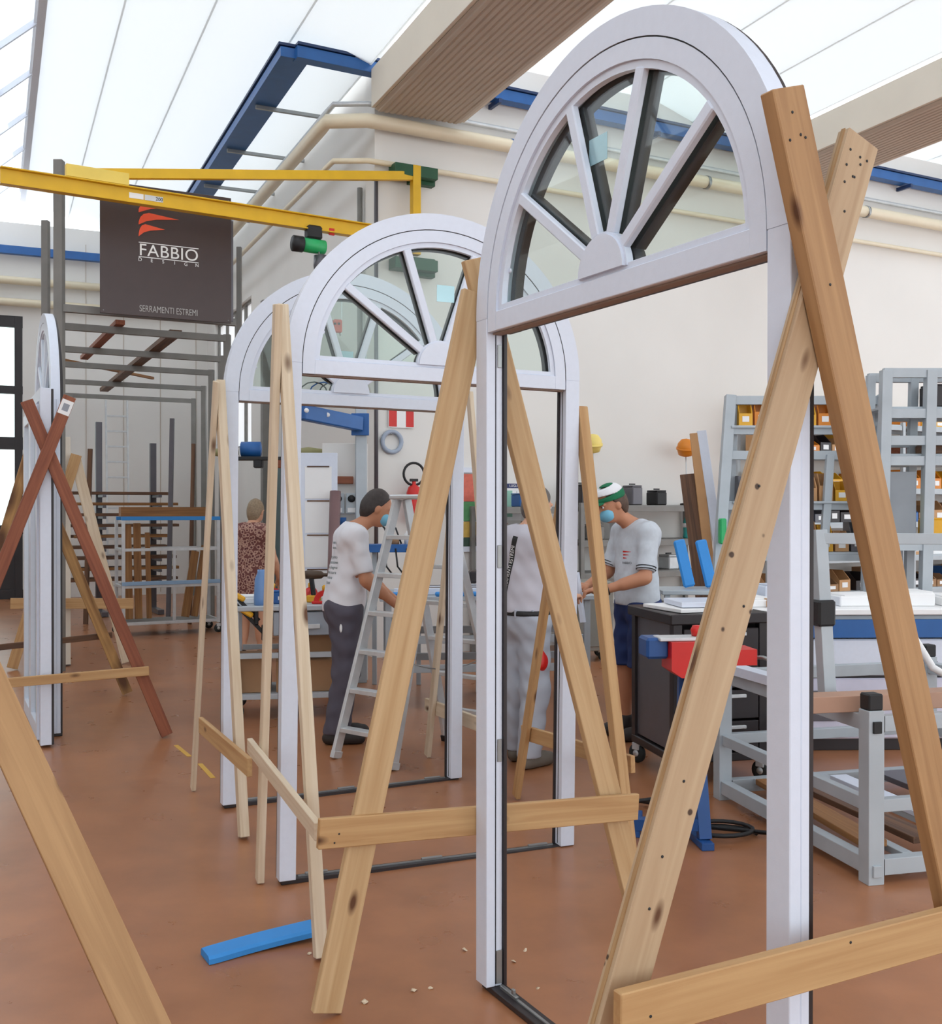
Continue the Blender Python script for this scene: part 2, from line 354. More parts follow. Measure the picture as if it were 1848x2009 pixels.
for b0 in (3.17*S+BS*k for k in (-2, -1, 0, 1)):
    a0, a1 = -6.8, (13.0 if b0 > 3 else FARA+0.3)
    lo, hi, e = (b0+BW+.05, SOF+.44), (b0+BW+1.05, SOF+1.35), (b0+BS-.05, SOF+.48)
    wi += 1
    w = struct(thing('window_%d' % wi, None, None, ab(0, lo[0], lo[1])))
    na = int((a1-a0)/1.5)
    for k in range(na):
        s0 = a0+(a1-a0)*k/na; s1 = a0+(a1-a0)*(k+1)/na
        strip('pane', s0+0.03, s1-0.03, (lo[0]+.03, lo[1]+.03), (hi[0]-.03, hi[1]-.03), 0.008, m_skyglass, w)
        strip('glazing_bar', s0-0.025, s0+0.025, lo, hi, 0.06, m_white, w)
    ns = 4
    for k in range(ns):                                # roof sheets running down the slope, gap strips between
        f0, f1 = k/ns, (k+1)/ns
        q0 = (hi[0]+(e[0]-hi[0])*f0, hi[1]+(e[1]-hi[1])*f0); q1 = (hi[0]+(e[0]-hi[0])*f1, hi[1]+(e[1]-hi[1])*f1)
        strip('roof_sheet', a0, a1, (q0[0]+.003, q0[1]), (q1[0]-.003, q1[1]), 0.03, m_sheet, ce)
        strip('sheet_joint', a0, a1, (q1[0]-.010, q1[1]-.008), (q1[0]+.010, q1[1]-.008), 0.005, m_sheet, ce)
    strip('ridge_trim', a0, a1, (hi[0]-.06, hi[1]-.02), (hi[0]+.06, hi[1]-.02), 0.06, m_white, ce)
# ------------------------------------------------------------------ arched door frames
FW, FA, FT, FZ, TW, TB = 1.409, 0.0713, 2.174, 2.221, 0.060, 0.0125
class Fr:
    def __init__(s, x, y, ang, lean, W=FW):
        s.o = V((x, y, 0)); s.u = V((math.cos(ang), math.sin(ang), 0)); s.v = V((-math.sin(ang), math.cos(ang), 0)); s.W = W
        s.M = Matrix.Translation(s.o) @ Matrix.Rotation(ang, 4, 'Z') @ Matrix.Rotation(lean, 4, 'Y')
        s.lean = lean
    def p(s, u, v, z=0): return s.o+s.u*(u+s.lean*z)+s.v*v+V((0, 0, z))
def lbox(name, fr, u0, u1, v0, v1, z0, z1, mat, parent, bev=0.002):
    return link(name, box_mesh(u1-u0, v1-v0, z1-z0, bev), mat, parent, fr.M @ Matrix.Translation(((u0+u1)/2, (v0+v1)/2, (z0+z1)/2)))
def arched_frame(fr, label, spring=FZ, fan=True, hardware=False, sticker=None, W=FW):
    T = spring-(FZ-FT); zc = spring; R = W/2; M = fr.M
    root = thing('arched_door_frame', label, 'door frame', fr.o, 'arched white door frames')
    for u0, u1, s in ((0, FA, 1), (W-FA, W, -1)):
        j = lbox('jamb', fr, u0, u1, 0, 0.034, 0.022, zc, m_white, root)
        lbox('jamb_rebate', fr, u0, u1, 0.0345, TW, 0.022, zc, m_white, j) if s > 0 else lbox('jamb_rebate', fr, u0, u1, 0.0345, TW, 0.022, zc, m_white, j)
        e0, e1 = (0.001, FA+0.010) if s > 0 else (W-FA-0.010, W-0.001)
        lbox('exterior_cladding', fr, e0, e1, TW+0.0005, TW+TB, 0.0215, zc, m_black, j, 0.001)
        g = FA-0.001 if s > 0 else W-FA-0.002
        lbox('seal', fr, g, g+0.003, 0.0338, 0.0352, 0.03, T-0.005, m_gasket, j, 0)
    ringseg('arch_ring', R, zc, R-FA, R, 0, TW, 0, math.pi, m_white, root, M)
    ringseg('arch_cladding', R, zc, R-FA-0.01, R-0.001, TW+0.0005, TW+TB, 0, math.pi, m_black, root, M)
    lbox('sill', fr, 0.012, W-0.012, 0.016, TW+TB, 0.001, 0.021, m_black, root)
    lbox('sill_track', fr, FA+0.02, W-FA-0.02, 0.040, 0.050, 0.0212, 0.026, m_steel, root, 0)
    if fan:
        rs = R-FA-0.004; f1 = rs-0.052; g1 = f1-0.022            # sash outer, bead outer, glass edge
        zb = T+0.062; gz = zb+0.020
        ringseg('sash_gap', R, zc, rs, rs+0.0045, 0.004, TW-.002, 0, math.pi, m_gasket, root, M)
        sash = ringseg('sash_arch', R, zc, f1, rs, 0.0015, TW-0.004, 0, math.pi, m_white, root, M, tail=T+0.001)
        lbox('sash_rail', fr, R-f1-.0005, R+f1+.0005, 0.0015, TW-0.004, T, zb, m_white, root)
        lbox('rail_edge', fr, R-rs+.002, R+rs-.002, 0.02, TW-0.006, T-0.006, T-0.0005, plain('raw_edge', (146, 128, 116), .7), root, 0)
        ringseg('glazing_bead', R, zc, g1, f1-.0005, 0.010, 0.030, 0, math.pi, m_white, sash, M, tail=zb+.0005)
        lbox('glazing_bead', fr, R-g1-.0004, R+g1+.0004, 0.010, 0.030, zb+.0005, gz, m_white, sash)
        ringseg('exterior_sash', R, zc, g1-0.004, rs-.002, TW-0.0035, TW+TB+0.014, 0, math.pi, m_black, root, M, tail=T)
        lbox('exterior_sash_rail', fr, R-g1+.001, R+g1-.001, TW-.0035, TW+TB+.014, T, gz, m_black, root)
        hc = zb+0.012; hr = 0.104
        hub = prism('hub', [(R+hr*math.cos(t*math.pi/20), hc+hr*math.sin(t*math.pi/20)) for t in range(21)], -0.003, 0.0285, m_white, root, M)
        ringseg('hub_rim', R, hc, hr, hr+0.008, 0.006, 0.0285, 0, math.pi, m_white, hub, M, seg=20)
        prism('hub_back', [(R+hr*math.cos(t*math.pi/20), hc+hr*math.sin(t*math.pi/20)) for t in range(21)], 0.042, 0.082, m_black, hub, M)
        angs = [math.pi*k/5 for k in range(6)]
        def rim(a, rad):                                          # where a ray from the hub centre meets the glass circle
            dx, dz = math.cos(a), math.sin(a); oz = hc-zc; bq = oz*dz; return -bq+math.sqrt(bq*bq-(oz*oz-rad*rad))
        for k in range(1, 5):
            a = angs[k]; d0 = hr+0.004; d1 = rim(a, g1)+0.004; dm = (d0+d1)/2
            Mr = M @ Matrix.Translation((R+dm*math.cos(a), 0, hc+dm*math.sin(a))) @ Matrix.Rotation(-a, 4, 'Y')
            sp = link('muntin', box_mesh(d1-d0, 0.024, 0.036, 0.004), m_white, root, Mr @ Matrix.Translation((0, 0.0175, 0)))
            link('muntin_back', box_mesh(d1-d0-.004, 0.036, 0.040, 0.002), m_black, sp, Mr @ Matrix.Translation((0, 0.061, 0)))
        for k in range(5):                                        # five fan panes
            t0, t1 = angs[k], angs[k+1]; out = []
            n = 10
            out = [(R+(hr-.01)*math.cos(t0+(t1-t0)*i/4), max(gz-.004, hc+(hr-.01)*math.sin(t0+(t1-t0)*i/4))) for i in range(5)]
            for i in range(n+1):
                t = t1+(t0-t1)*i/n; q = rim(t, g1+.003); out.append((R+q*math.cos(t), max(gz-.004, hc+q*math.sin(t))))
            pn = prism('pane', out, 0.0335, 0.0375, m_glass, root, M)
            if sticker and k == sticker[0]:
                box_m = fr.M @ Matrix.Translation((R+sticker[1], 0.0325, hc+sticker[2]))
                link('glass_label', box_mesh(0.085, 0.0012, 0.075, 0), m_silver, pn, box_m)
        lathe('bumper', [(0.0, -0.002), (0.008, -0.002), (0.008, 0.003), (0.0, 0.003)], m_white, root,
              (fr.M @ V((R-g1+0.02, 0.031, zc+0.14)))[:], fr.M.to_3x3().to_4x4() @ Matrix.Rotation(math.pi/2, 4, 'X'), 10)
    if hardware:
        for z, h in ((2.1, 0.075), (1.44, 0.075), (0.80, 0.075)):
            lbox('striker_plate', fr, FA, FA+0.004, 0.040, 0.056, z-h/2, z+h/2, m_steel, root, 0.001)
        lbox('corner_plate', fr, FA, FA+0.004, 0.036, 0.058, 0.03, 0.14, m_steel, root, 0.001)
        lbox('latch', fr, FA+0.02, FA+0.12, 0.038, 0.052, 0.0265, 0.034, m_steel, root)
        lbox('latch_pin', fr, FA+0.09, FA+0.105, 0.040, 0.050, 0.034, 0.05, m_steel, root)
    else:
        for u in (FA+0.10, W/2, W-FA-0.10): lbox('latch', fr, u-0.05, u+0.05, 0.038, 0.052, 0.0265, 0.036, m_steel, root)
    return root
F1 = Fr(0.0164, 3.535, -1.0708, 0.0008)
F2 = Fr(-0.809, 4.462, 0.4001, 0.0128)
F3 = Fr(-1.3155, 5.608, 0.4606, 0.0071)
arched_frame(F1, 'largest arched white door frame in the foreground with a five-pane fanlight', hardware=True, sticker=(2, -0.055, 0.36))
arched_frame(F2, 'middle arched white door frame, its right jamb seen through the front frame', sticker=(2, 0.03, 0.33))
arched_frame(F3, 'rear arched white door frame half hidden behind the middle one', sticker=(2, -0.02, 0.2))
F4 = Fr(-3.562, 8.646, -1.104, 0.0)
arched_frame(F4, 'arched white frame seen edge-on at the far left behind the flat-topped one', spring=2.36)
# flat-topped frame seen edge-on, left
N5 = V((-2.86, 7.03, 0)); u5 = V((0.45, -0.893, 0)); W5 = 1.38
F5 = Fr(*(N5-u5*W5)[:2], -1.104, 0.0, W5)
t = thing('door_frame', 'flat-topped white door frame seen edge-on under crossed red-brown braces', 'door frame', F5.o)
for u0, u1 in ((0, 0.085), (W5-0.085, W5)):
    j = lbox('jamb', F5, u0, u1, 0, 0.07, 0.02, 2.40, m_white, t)
    lbox('exterior_cladding', F5, u0, u1, 0.0705, 0.085, 0.02, 2.395, m_black, j)
lbox('head', F5, 0.0855, W5-0.0855, 0, 0.07, 2.32, 2.40, m_white, t)
lbox('sill', F5, 0.0855, W5-0.0855, 0.01, 0.07, 0.0, 0.03, m_black, t)
for u0 in (0.09, W5/2+0.003):
    s_ = lbox('sash', F5, u0, u0+0.075, -0.015, 0.05, 0.04, 2.30, m_white, t)
    lbox('sash_stile', F5, u0+W5/2-0.175, u0+W5/2-0.10, -0.015, 0.05, 0.04, 2.30, m_white, t)
    lbox('sash_top', F5, u0+0.076, u0+W5/2-0.176, -0.015, 0.05, 2.22, 2.30, m_white, t)
    lbox('sash_bottom', F5, u0+0.076, u0+W5/2-0.176, -0.015, 0.05, 0.04, 0.14, m_white, t)
    lbox('pane', F5, u0+0.074, u0+W5/2-0.174, 0.012, 0.018, 0.13, 2.23, m_glass, t, 0)
# cream frame standing farther back
F6 = Fr(*(at(118, 1310, 11.6).xy), -1.2, 0.0, 1.0)
t = thing('door_frame', 'cream door frame with dark outer side, farther back than the white ones', 'door frame', F6.o)
for u0, u1 in ((0, 0.08), (0.92, 1.0)):
    j = lbox('jamb', F6, u0, u1, 0, 0.10, 0.02, 2.32, m_cream, t)
    lbox('exterior_cladding', F6, u0, u1, -0.02, -0.0005, 0.02, 2.3, m_black, j)
lbox('head', F6, 0.0805, 0.9195, 0, 0.10, 2.24, 2.32, m_cream, t)
lbox('sill', F6, 0.0805, 0.9195, 0, 0.10, 0.0, 0.03, m_steel, t)

# ------------------------------------------------------------------ timber braces
def plank(name, label, fr, u, pts, w, th, mat, foot=True, du=0.0, group='timber braces holding up the frames', cat='plank', edge=None, nails=0):
    """plank whose centre line runs through two sighted points in the plane u = const of a frame; foot: run it to the floor"""
    base = fr.p(u, 0); d = fr.v
    a = onplane(*pts[0], base, d); c = onplane(*pts[1], base, d)
    if foot:
        k = (a.z)/(a.z-c.z); c = a+(c-a)*k
        x = (c-a).normalized(); lift = abs(x.cross(fr.u).z)*w/2
        c = c - x*(lift/abs(x.z)+0.004)
    a = a.copy(); c = c+fr.u*du
    root = bar(name, a, c, w, th, mat, None, fr.u, 0.0025)
    tag(root, label, cat, group)
    Lp = (c-a).length
    for i in range(nails):
        x = -Lp/2+0.04+random.random()*(0.10 if i % 2 else Lp-0.1)
        lathe('nail', [(0.0, 0), (0.0032, 0), (0.0032, 0.0012), (0, 0.0012)], m_ink, root, (root.matrix_basis @ V((x, (random.random()-.5)*w*0.7, th/2)))[:],
              root.matrix_basis.to_3x3().to_4x4(), 6)
        lathe('nail', [(0.0, 0), (0.0032, 0), (0.0032, 0.0012), (0, 0.0012)], m_ink, root, (root.matrix_basis @ V((x+.03, (random.random()-.5)*w*0.7, -th/2-.0012)))[:],
              root.matrix_basis.to_3x3().to_4x4(), 6)
    if edge is not None:
        y, z = root.matrix_basis.to_3x3().col[1], root.matrix_basis.to_3x3().col[2]
        for s in (-1, 1):
            bar('edge_ply', a+y*s*(w/2+.0012), c+y*s*(w/2+.0012), 0.002, th*0.3, edge, root, fr.u, 0)
    return root
# front frame, right jamb
plank('brace_plank', 'plywood brace with nail holes crossing the right jamb of the front frame, foot bottom centre', F1, FW+0.020, ((1684, 275), (1208, 1990)), 0.098, 0.034, m_ply, edge=m_plyedge, nails=16)
plank('brace_plank', 'thick knotty brace from the front frame right shoulder down to the bottom right corner', F1, FW+0.058, ((1534, 176), (1792, 1400)), 0.093, 0.038, m_firdk, nails=8)
plank('cross_bar', 'wide crossbar nailed low across the front frame right jamb, bottom right', F1, FW+0.092, ((1210, 1996), (1880, 1815)), 0.095, 0.026, m_fir, foot=False, nails=2)
# front frame, left jamb
plank('brace_plank', 'broad pale plank brace leaning left from the front frame left jamb, foot bottom centre-left', F1, -0.020, ((932, 575), (650, 1965)), 0.098, 0.026, m_pine, du=-0.022)
plank('brace_plank', 'knotty plank seen through the front frame, leaning to the right', F1, -0.050, ((930, 508), (1243, 1742)), 0.092, 0.028, m_pine, du=-0.01)
plank('cross_bar', 'long crossbar in front of the planks at the front frame left jamb', F1, -0.0135, ((624, 1636), (1250, 1582)), 0.094, 0.022, m_fir, foot=False, nails=2)
# middle frame
plank('brace_strip', 'pale strip with end in front of middle frame left jamb, foot near the blue foam', F2, -0.024, ((553, 600), (626, 1822)), 0.045, 0.045, m_pine_pale)
plank('brace_strip', 'pale strip with dark knots leaning back from the middle frame left jamb', F2, -0.064, ((545, 597), (512, 1650)), 0.055, 0.030, m_pine_pale)
plank('cross_bar', 'pale crossbar running from the middle frame left jamb to the long crossbar', F2, -0.093, ((490, 1462), (624, 1632)), 0.062, 0.024, m_pine_pale, foot=False)
plank('brace_strip', 'square pale strip leaning right in front of the worker in grey polo', F2, FW+0.053, ((1139, 800), (1238, 1700)), 0.054, 0.050, m_fir)
plank('brace_strip', 'slim strip leaning left in front of the grey trousers', F2, FW+0.094, ((1112, 905), (1010, 1580)), 0.062, 0.026, m_fir)
plank('cross_bar', 'crossbar with a square end at the middle frame right jamb', F2, FW+0.121, ((1026, 1436), (1242, 1500)), 0.078, 0.024, m_fir, foot=False)
# rear frame
plank('brace_strip', 'pale strip in front of the rear frame left jamb', F3, -0.024, ((431, 748), (478, 1636)), 0.058, 0.045, m_pine_pale)
plank('brace_strip', 'blurred pale strip leaning back at the rear frame left jamb', F3, -0.062, ((424, 748), (380, 1526)), 0.050, 0.024, m_pine_pale)
plank('cross_bar', 'short crossbar at the rear frame left jamb', F3, -0.090, ((394, 1422), (490, 1506)), 0.085, 0.024, m_fir, foot=False)
plank('brace_strip', 'strip behind the front frame left jamb leaning right from the rear frame', F3, FW+0.018, ((921, 770), (986, 1560)), 0.050, 0.026, m_pine_pale)
plank('brace_strip', 'pale strip beside the stepladder leaning back from the rear frame right jamb', F3, FW+0.046, ((902, 830), (840, 1470)), 0.058, 0.026, m_pine_pale)
plank('cross_bar', 'round-ended pale crossbar at the rear frame right jamb beside the ladder', F3, FW+0.072, ((836, 1382), (948, 1424)), 0.085, 0.024, m_pine_pale, foot=False)
# left group
plank('brace_plank', 'red-brown hardwood brace falling from upper left to lower right across the flat-topped frame', F5, W5+0.020, ((52, 786), (330, 1448)), 0.080, 0.034, m_red)
pk = plank('brace_plank', 'red-brown hardwood brace with a paper label on its upper end', F5, W5+0.056, ((137, 778), (0, 1120)), 0.080, 0.034, m_red)
link('paper_label', box_mesh(0.10, 0.075, 0.0012, 0), m_paper, pk, pk.matrix_basis @ Matrix.Translation((-(pk.dimensions.x)/2+0.08, 0.0, 0.018)))
link('label_print', box_mesh(0.05, 0.040, 0.0006, 0), plain('label_grey', (150, 155, 165), .7), pk, pk.matrix_basis @ Matrix.Translation((-(pk.dimensions.x)/2+0.08, 0.0, 0.0189)))
plank('cross_bar', 'thin pale crossbar low across the flat-topped white frame', F5, W5+0.088, ((12, 1340), (292, 1316)), 0.062, 0.024, m_fir, foot=False)
plank('brace_strip', 'rough chipboard strip leaning right behind the flat-topped frame', F5, -0.46, ((100, 1000), (247, 1352)), 0.085, 0.03, m_osb)
plank('brace_strip', 'rough chipboard strip leaning left behind the flat-topped frame', F5, -0.495, ((60, 880), (-30, 1180)), 0.085, 0.03, m_osb)
plank('cross_bar', 'grey-brown crossbar behind the flat-topped frame', F5, -0.527, ((-20, 1272), (220, 1246)), 0.05, 0.024, m_brown, foot=False)
plank('brace_strip', 'pale strip leaning right from the cream frame', F6, 1.02, ((147, 896), (252, 1310)), 0.105, 0.03, m_pine_pale)
plank('brace_strip', 'pale strip leaning left from the cream frame', F6, 1.055, ((150, 892), (24, 1310)), 0.105, 0.03, m_fir)
plank('cross_bar', 'level yellow-pine crossbar in front of the cream frame', F6, 1.09, ((20, 1184), (262, 1184)), 0.105, 0.026, m_fir, foot=False)
# near plank entering at the bottom left, from a frame outside the picture
qa, qb = at(-60, 1270, 2.9), at(330, 2110, 2.5)
pl = bar('brace_plank', qa-(qb-qa)*1.0, qa+(qb-qa)*1.24, 0.105, 0.034, m_firdk, None, (0.5, -0.85, 0.1))  # darker fir puts the shade on this plank into its colour
tag(pl, 'large blurred plank with a dark knot crossing the bottom left corner', 'plank', 'timber braces holding up the frames')
for x0, y0, x1, y1, lab in ((345, 1462, 372, 1484, 'short yellow tape mark near the red-brown brace foot'), (392, 1498, 418, 1526, 'yellow tape mark beside the blurred pale strip')):
    tag(bar('floor_tape', ground(x0, y0, .0012), ground(x1, y1, .0012), .03, .0012, plain('yellow_tape', (205, 160, 70), .7), None, (0, 0, 1), 0), lab, 'tape')
# blue foam strip and scraps on the floor
def foam_strip():
    p0, p1 = ground(402, 1884), ground(622, 1836); n = 14; vs_, fs = [], []
    d = (p1-p0); side = V((-d.y, d.x, 0)).normalized()*0.055
    for i in range(n+1):
        f = i/n; c = p0+d*f+side*(0.35*math.sin(f*math.pi)); z = 0.002+0.02*f*f
        w = side*(1.0 if 0 < i < n else 0.93)
        for s, h in ((-1, 0.0), (-1, 0.018), (-0.8, 0.027), (0.8, 0.027), (1, 0.018), (1, 0.0)): vs_.append(c+w*s-p0+V((0, 0, z+h)))
    for i in range(n):
        for k in range(6): fs.append((i*6+k, i*6+(k+1) % 6, (i+1)*6+(k+1) % 6, (i+1)*6+k))
    fs += [tuple(range(6)), tuple(n*6+k for k in range(5, -1, -1))]
    o = pydata('foam_strip', vs_, fs, m_ltblue, None, Matrix.Translation(p0))
    tag(o, 'bright blue foam strip lying on the red floor', 'foam strip')
foam_strip()
sc = [(716, 1968, .016), (912, 1865, .012), (1030, 1866, .012), (1055, 1940, .008), (1008, 1888, .010), (812, 1945, .012), (845, 1940, .009), (606, 1872, .010), (1250, 1930, .006), (990, 1705, .006)]
for i, (x, y, s) in enumerate(sc):
    p = ground(x, y); vs_ = []
    for k in range(7):
        th = k*0.9+i; vs_.append((math.cos(th)*s*(0.5+random.random()*.6), math.sin(th)*s*(0.5+random.random()*.6), random.random()*s*0.8))
    vs_.append((0, 0, s*0.9))
    bm = bmesh.new()
    for v in vs_: bm.verts.new(v)
    bmesh.ops.convex_hull(bm, input=bm.verts); me = bpy.data.meshes.new('wood_crumb'); bm.to_mesh(me); bm.free()
    zmin = min(v.co.z for v in me.vertices)
    o = link('wood_crumb', me, m_pine_pale, None, Matrix.Translation(p-V((0, 0, zmin))))
    tag(o, ['largest pale wood crumb, right of the broad plank foot', 'pale wood crumb left of the front frame left jamb foot', 'pale wood crumb seen inside the front frame opening', 'small pale crumb beside the front frame sill', 'pale crumb just above the latch of the front sill', 'pale crumb midway between broad plank foot and front jamb', 'small crumb just right of the midway crumb', 'pale crumb beside the right end of the blue foam strip', 'tiny crumb left of the bottom right crossbar end', 'tiny crumb behind the long crossbar near the front jamb'][i], 'wood crumb', 'crumbs on the floor')
# ------------------------------------------------------------------ services along the walls
def wpt(px, py, off=0.0): return onplane(px, py, K+WBN*off, WB)         # point on wall_right
def lpt(px, py, off=0.0): return onplane(px, py, K+LFN*off, A)          # point on the aisle face
def wrun(s0, s1, z, off): return [K+WB*s0+WBN*off+V((0, 0, z)), K+WB*s1+WBN*off+V((0, 0, z))]
def arun(t0, t1, z, off): return [K+A*t0+LFN*off+V((0, 0, z)), K+A*t1+LFN*off+V((0, 0, z))]
cor = lambda z, off: K+WBN*off+LFN*(off+.35)+V((0, 0, z))
def corner_path(z, off, s1, t1):
    c = cor(z, off); pts = arun(t1, 0.3, z, off+.35); pts += [c+(pts[-1]-c)*0.45+V((0,0,0)), c+((K+WB*0.3+WBN*off+V((0,0,z)))-c)*0.45]; pts += wrun(0.3, s1, z, off); return pts
def run_tube(name, label, cat, z, off, r, mat, s1=15.0, t1=8.9):
    o = tube(name, corner_path(z, off, s1, t1), r, mat, None, 12); return tag(o, label, cat)
pp = run_tube('duct_pipe', 'thick cream pipe bent round the protruding wall corner below the beam', 'pipe', Z(5.12), 0.16, 0.075, m_pipe)
for s in (1.6, 4.4, 7.2, 10.0): lathe('clamp_ring', [(0.078, -.02), (0.083, -.02), (0.083, .02), (0.078, .02)], m_blue if s < 2 else m_steel, pp, (K+WB*s+WBN*.16+V((0, 0, Z(5.12))))[:], Matrix.Rotation(math.atan2(WB.y, WB.x), 4, 'Z') @ Matrix.Rotation(math.pi/2, 4, 'Y'), 14)
run_tube('conduit_pipe', 'thin cream pipe running just below the thick one', 'pipe', Z(4.78), 0.08, 0.03, m_pipe)
run_tube('conduit_pipe', 'thin steel pipe at the top of the wall', 'pipe', Z(5.30), 0.08, 0.028, m_alu)
# blue busbar track
tr = thing('busbar_track', 'blue overhead busbar track running round the wall corner under the roof', 'busbar', cor(Z(5.62), .3))
z = Z(5.60)
c1 = K-WB*.92+WBN*.12+V((0, 0, z))
pa = c1+A*9.0; pb = K+WB*15+WBN*0.12+V((0, 0, z))
bar('track_rail', pa, c1, 0.30, 0.10, m_blue, tr, (0, 0, 1)); bar('track_rail', c1, pb, 0.14, 0.12, m_blue, tr, (0, 0, 1))
dkblue = plain('dark_blue', (24, 50, 92), .4)
bar('track_lip', pa+V((0, 0, .08)), c1+V((0, 0, .08)), 0.34, 0.03, dkblue, tr); bar('track_lip', c1+V((0, 0, .08)), pb+V((0, 0, .08)), 0.18, 0.03, dkblue, tr)
for t in (1.2, 2.8, 4.4, 6.0): bar('bracket', K+A*t+LFN*0.0+V((0, 0, z-.08)), K+A*t+LFN*1.0+V((0, 0, z-.08)), 0.04, 0.04, m_steel, tr)
for s in (1.4, 3.6, 5.8, 8.0, 10.2): bar('bracket', K+WB*s+V((0, 0, z-.1)), K+WB*s+WBN*0.25+V((0, 0, z-.1)), 0.04, 0.05, dkblue, tr)
# far wall rail and pipes
o = bar('busbar_track', ab(FARA-.15, -.4, Z(5.5)), ab(FARA-.15, kb-.5, Z(5.5)), 0.12, 0.14, m_blue); tag(o, 'blue busbar track along the far end wall', 'busbar')
for zz, lab in ((Z(5.05), 'upper cream pipe on the far end wall'), (Z(4.72), 'lower cream pipe on the far end wall')):
    o = tube('duct_pipe', [ab(FARA-.12, -6.5, zz), ab(FARA-.12, kb-.3, zz)], 0.07, m_pipe); tag(o, lab, 'pipe')
# vertical conduits near the corner
for px, r, lab in ((738, 0.022, 'dark vertical conduit right of the wall corner'), (702, 0.03, 'grey vertical conduit beside the wall corner')):
    p = wpt(px if px > 735 else 742, 700, 0.03) if px > 735 else K+LFN*0.05+A*0.35
    o = tube('conduit', [(p.x, p.y, 0.9), (p.x, p.y, 5.1)], r, m_dkpanel if px > 735 else m_greypaint); tag(o, lab, 'conduit')
# aisle face: pilaster, grey post, teal door, bright window panels
pw = [lpt(528, 700, 0.06), lpt(575, 700, 0.06)]
o = box('steel_column', (pw[0].x, pw[0].y, 2.3), (0.22, 0.14, 4.6), m_greypaint, None, RZB); tag(o, 'grey steel column on the aisle face behind the rear frame', 'column')
dd = struct(thing('door_2', None, None, lpt(545, 1200, 0.04)))
q = lpt(548, 1000, 0.05); box('door_leaf', (q.x, q.y, 1.15), (0.9, 0.05, 2.3), m_teal, dd, math.atan2(A.y, A.x)); box('door_handle', (q.x, q.y, 1.05)+V((0, 0, 0))[:0] if False else (q+LFN*.05-A*.35+V((0, 0, 1.05-q.z)))[:], (0.12, 0.03, 0.02), m_steel, dd, math.atan2(A.y, A.x))

# ------------------------------------------------------------------ yellow wall-mounted jib crane, hoist and pendant
Pz = wpt(815, 470, 0.16); piv = V((Pz.x, Pz.y, 0)); tip = V((-3.54, 7.97, 0))*S; ad = (tip-piv).normalized()
cr = thing('jib_crane', 'yellow wall-mounted jib crane swung over the sign', 'crane', (piv.x, piv.y, 3.7))
zr = Z(4.10)
def ibeam(name, p0, p1, w, h, mat, parent):
    bar(name, p0+V((0, 0, h/2-.006)), p1+V((0, 0, h/2-.006)), w, 0.012, mat, parent)
    bar('web', p0, p1, 0.012, h-.026, mat, parent); bar('flange', p0-V((0, 0, h/2-.006)), p1-V((0, 0, h/2-.006)), w, 0.012, mat, parent)
r0, r1 = piv+V((0, 0, zr)), tip+V((0, 0, zr))
ibeam('jib_rail', r0, r1, 0.09, 0.15, m_yellow, cr)
bar('tie_beam', piv+V((0, 0, Z(4.68))), piv+ad*2.95*S+V((0, 0, zr+.13)), 0.06, 0.09, m_yellow, cr)
box('tie_lug', piv+ad*2.85*S+V((0, 0, zr+.135)), (0.55, 0.07, 0.11), plain('pale_yellow', (236, 206, 96), .45), cr, math.atan2(ad.y, ad.x))
box('mast', piv+V((0, 0, Z(4.36))), (0.09, 0.09, 0.95), m_yellow, cr, math.atan2(WB.y, WB.x))
for zz in (Z(4.72), Z(3.86)):
    box('wall_bracket', piv+V((0, 0, zz))-WBN*0.05, (0.5, 0.18, 0.12), m_green, cr, math.atan2(WB.y, WB.x)); box('bracket_plate', piv+V((0, 0, zz))-WBN*0.12+WB*.12, (0.3, 0.10, 0.2), m_green, cr, math.atan2(WB.y, WB.x))
sd = V((ad.y, -ad.x, 0)); sd = sd if sd.y < 0 else -sd
pl_ = piv+ad*2.55*S+V((0, 0, zr))+sd*0.008; box('rating_plate', pl_, (0.13, 0.004, 0.05), m_paper, cr, math.atan2(ad.y, ad.x), 0)
box('rating_plate', pl_-ad*0.16, (0.17, 0.004, 0.05), m_alu, cr, math.atan2(ad.y, ad.x), 0)
text('rating_text', '200', 0.045, m_ink, cr, face_mtx(pl_-ad*0.21+sd*0.0035-V((0, 0, .015)), -ad))
# festoon cable above the rail
hp = piv+ad*1.02*S+V((0, 0, zr-.20))
ho = thing('chain_hoist', 'green and black chain hoist hanging from the yellow jib rail', 'hoist', hp)
box('trolley', hp+V((0, 0, .10)), (0.16, 0.12, 0.14), m_capblk, ho, math.atan2(ad.y, ad.x), 0.02)
lathe('motor', [(0.0, -.13), (0.07, -.12), (0.075, 0), (0.07, .12), (0, .13)], m_green2, ho, (hp+V((0, 0, -.03)))[:], Matrix.Rotation(math.atan2(ad.y, ad.x), 4, 'Z') @ Matrix.Rotation(math.pi/2, 4, 'Y'))
lathe('end_cap', [(0.0, -.06), (0.08, -.05), (0.08, .05), (0, .06)], m_capblk, ho, (hp+ad*0.17+V((0, 0, -.03)))[:], Matrix.Rotation(math.atan2(ad.y, ad.x), 4, 'Z') @ Matrix.Rotation(math.pi/2, 4, 'Y'))
lathe('chain_bag', [(0.0, -.14), (0.06, -.12), (0.075, .0), (0.07, .1)], m_dkpanel, ho, (hp-ad*0.08+V((0, 0, -.22)))[:])
box('warning_tag', hp-ad*.2+V((0, 0, .14)), (0.06, 0.02, 0.07), m_red_p, ho, math.atan2(ad.y, ad.x))
pend = at(662, 640, 10.6)
pc = thing('pendant_control', 'red pendant control box on looped cables, seen through the fanlight', 'controller', pend)
box('control_box', pend, (0.09, 0.05, 0.13), plain('pink_red', (196, 84, 66), .5), pc, 0.3, 0.01)
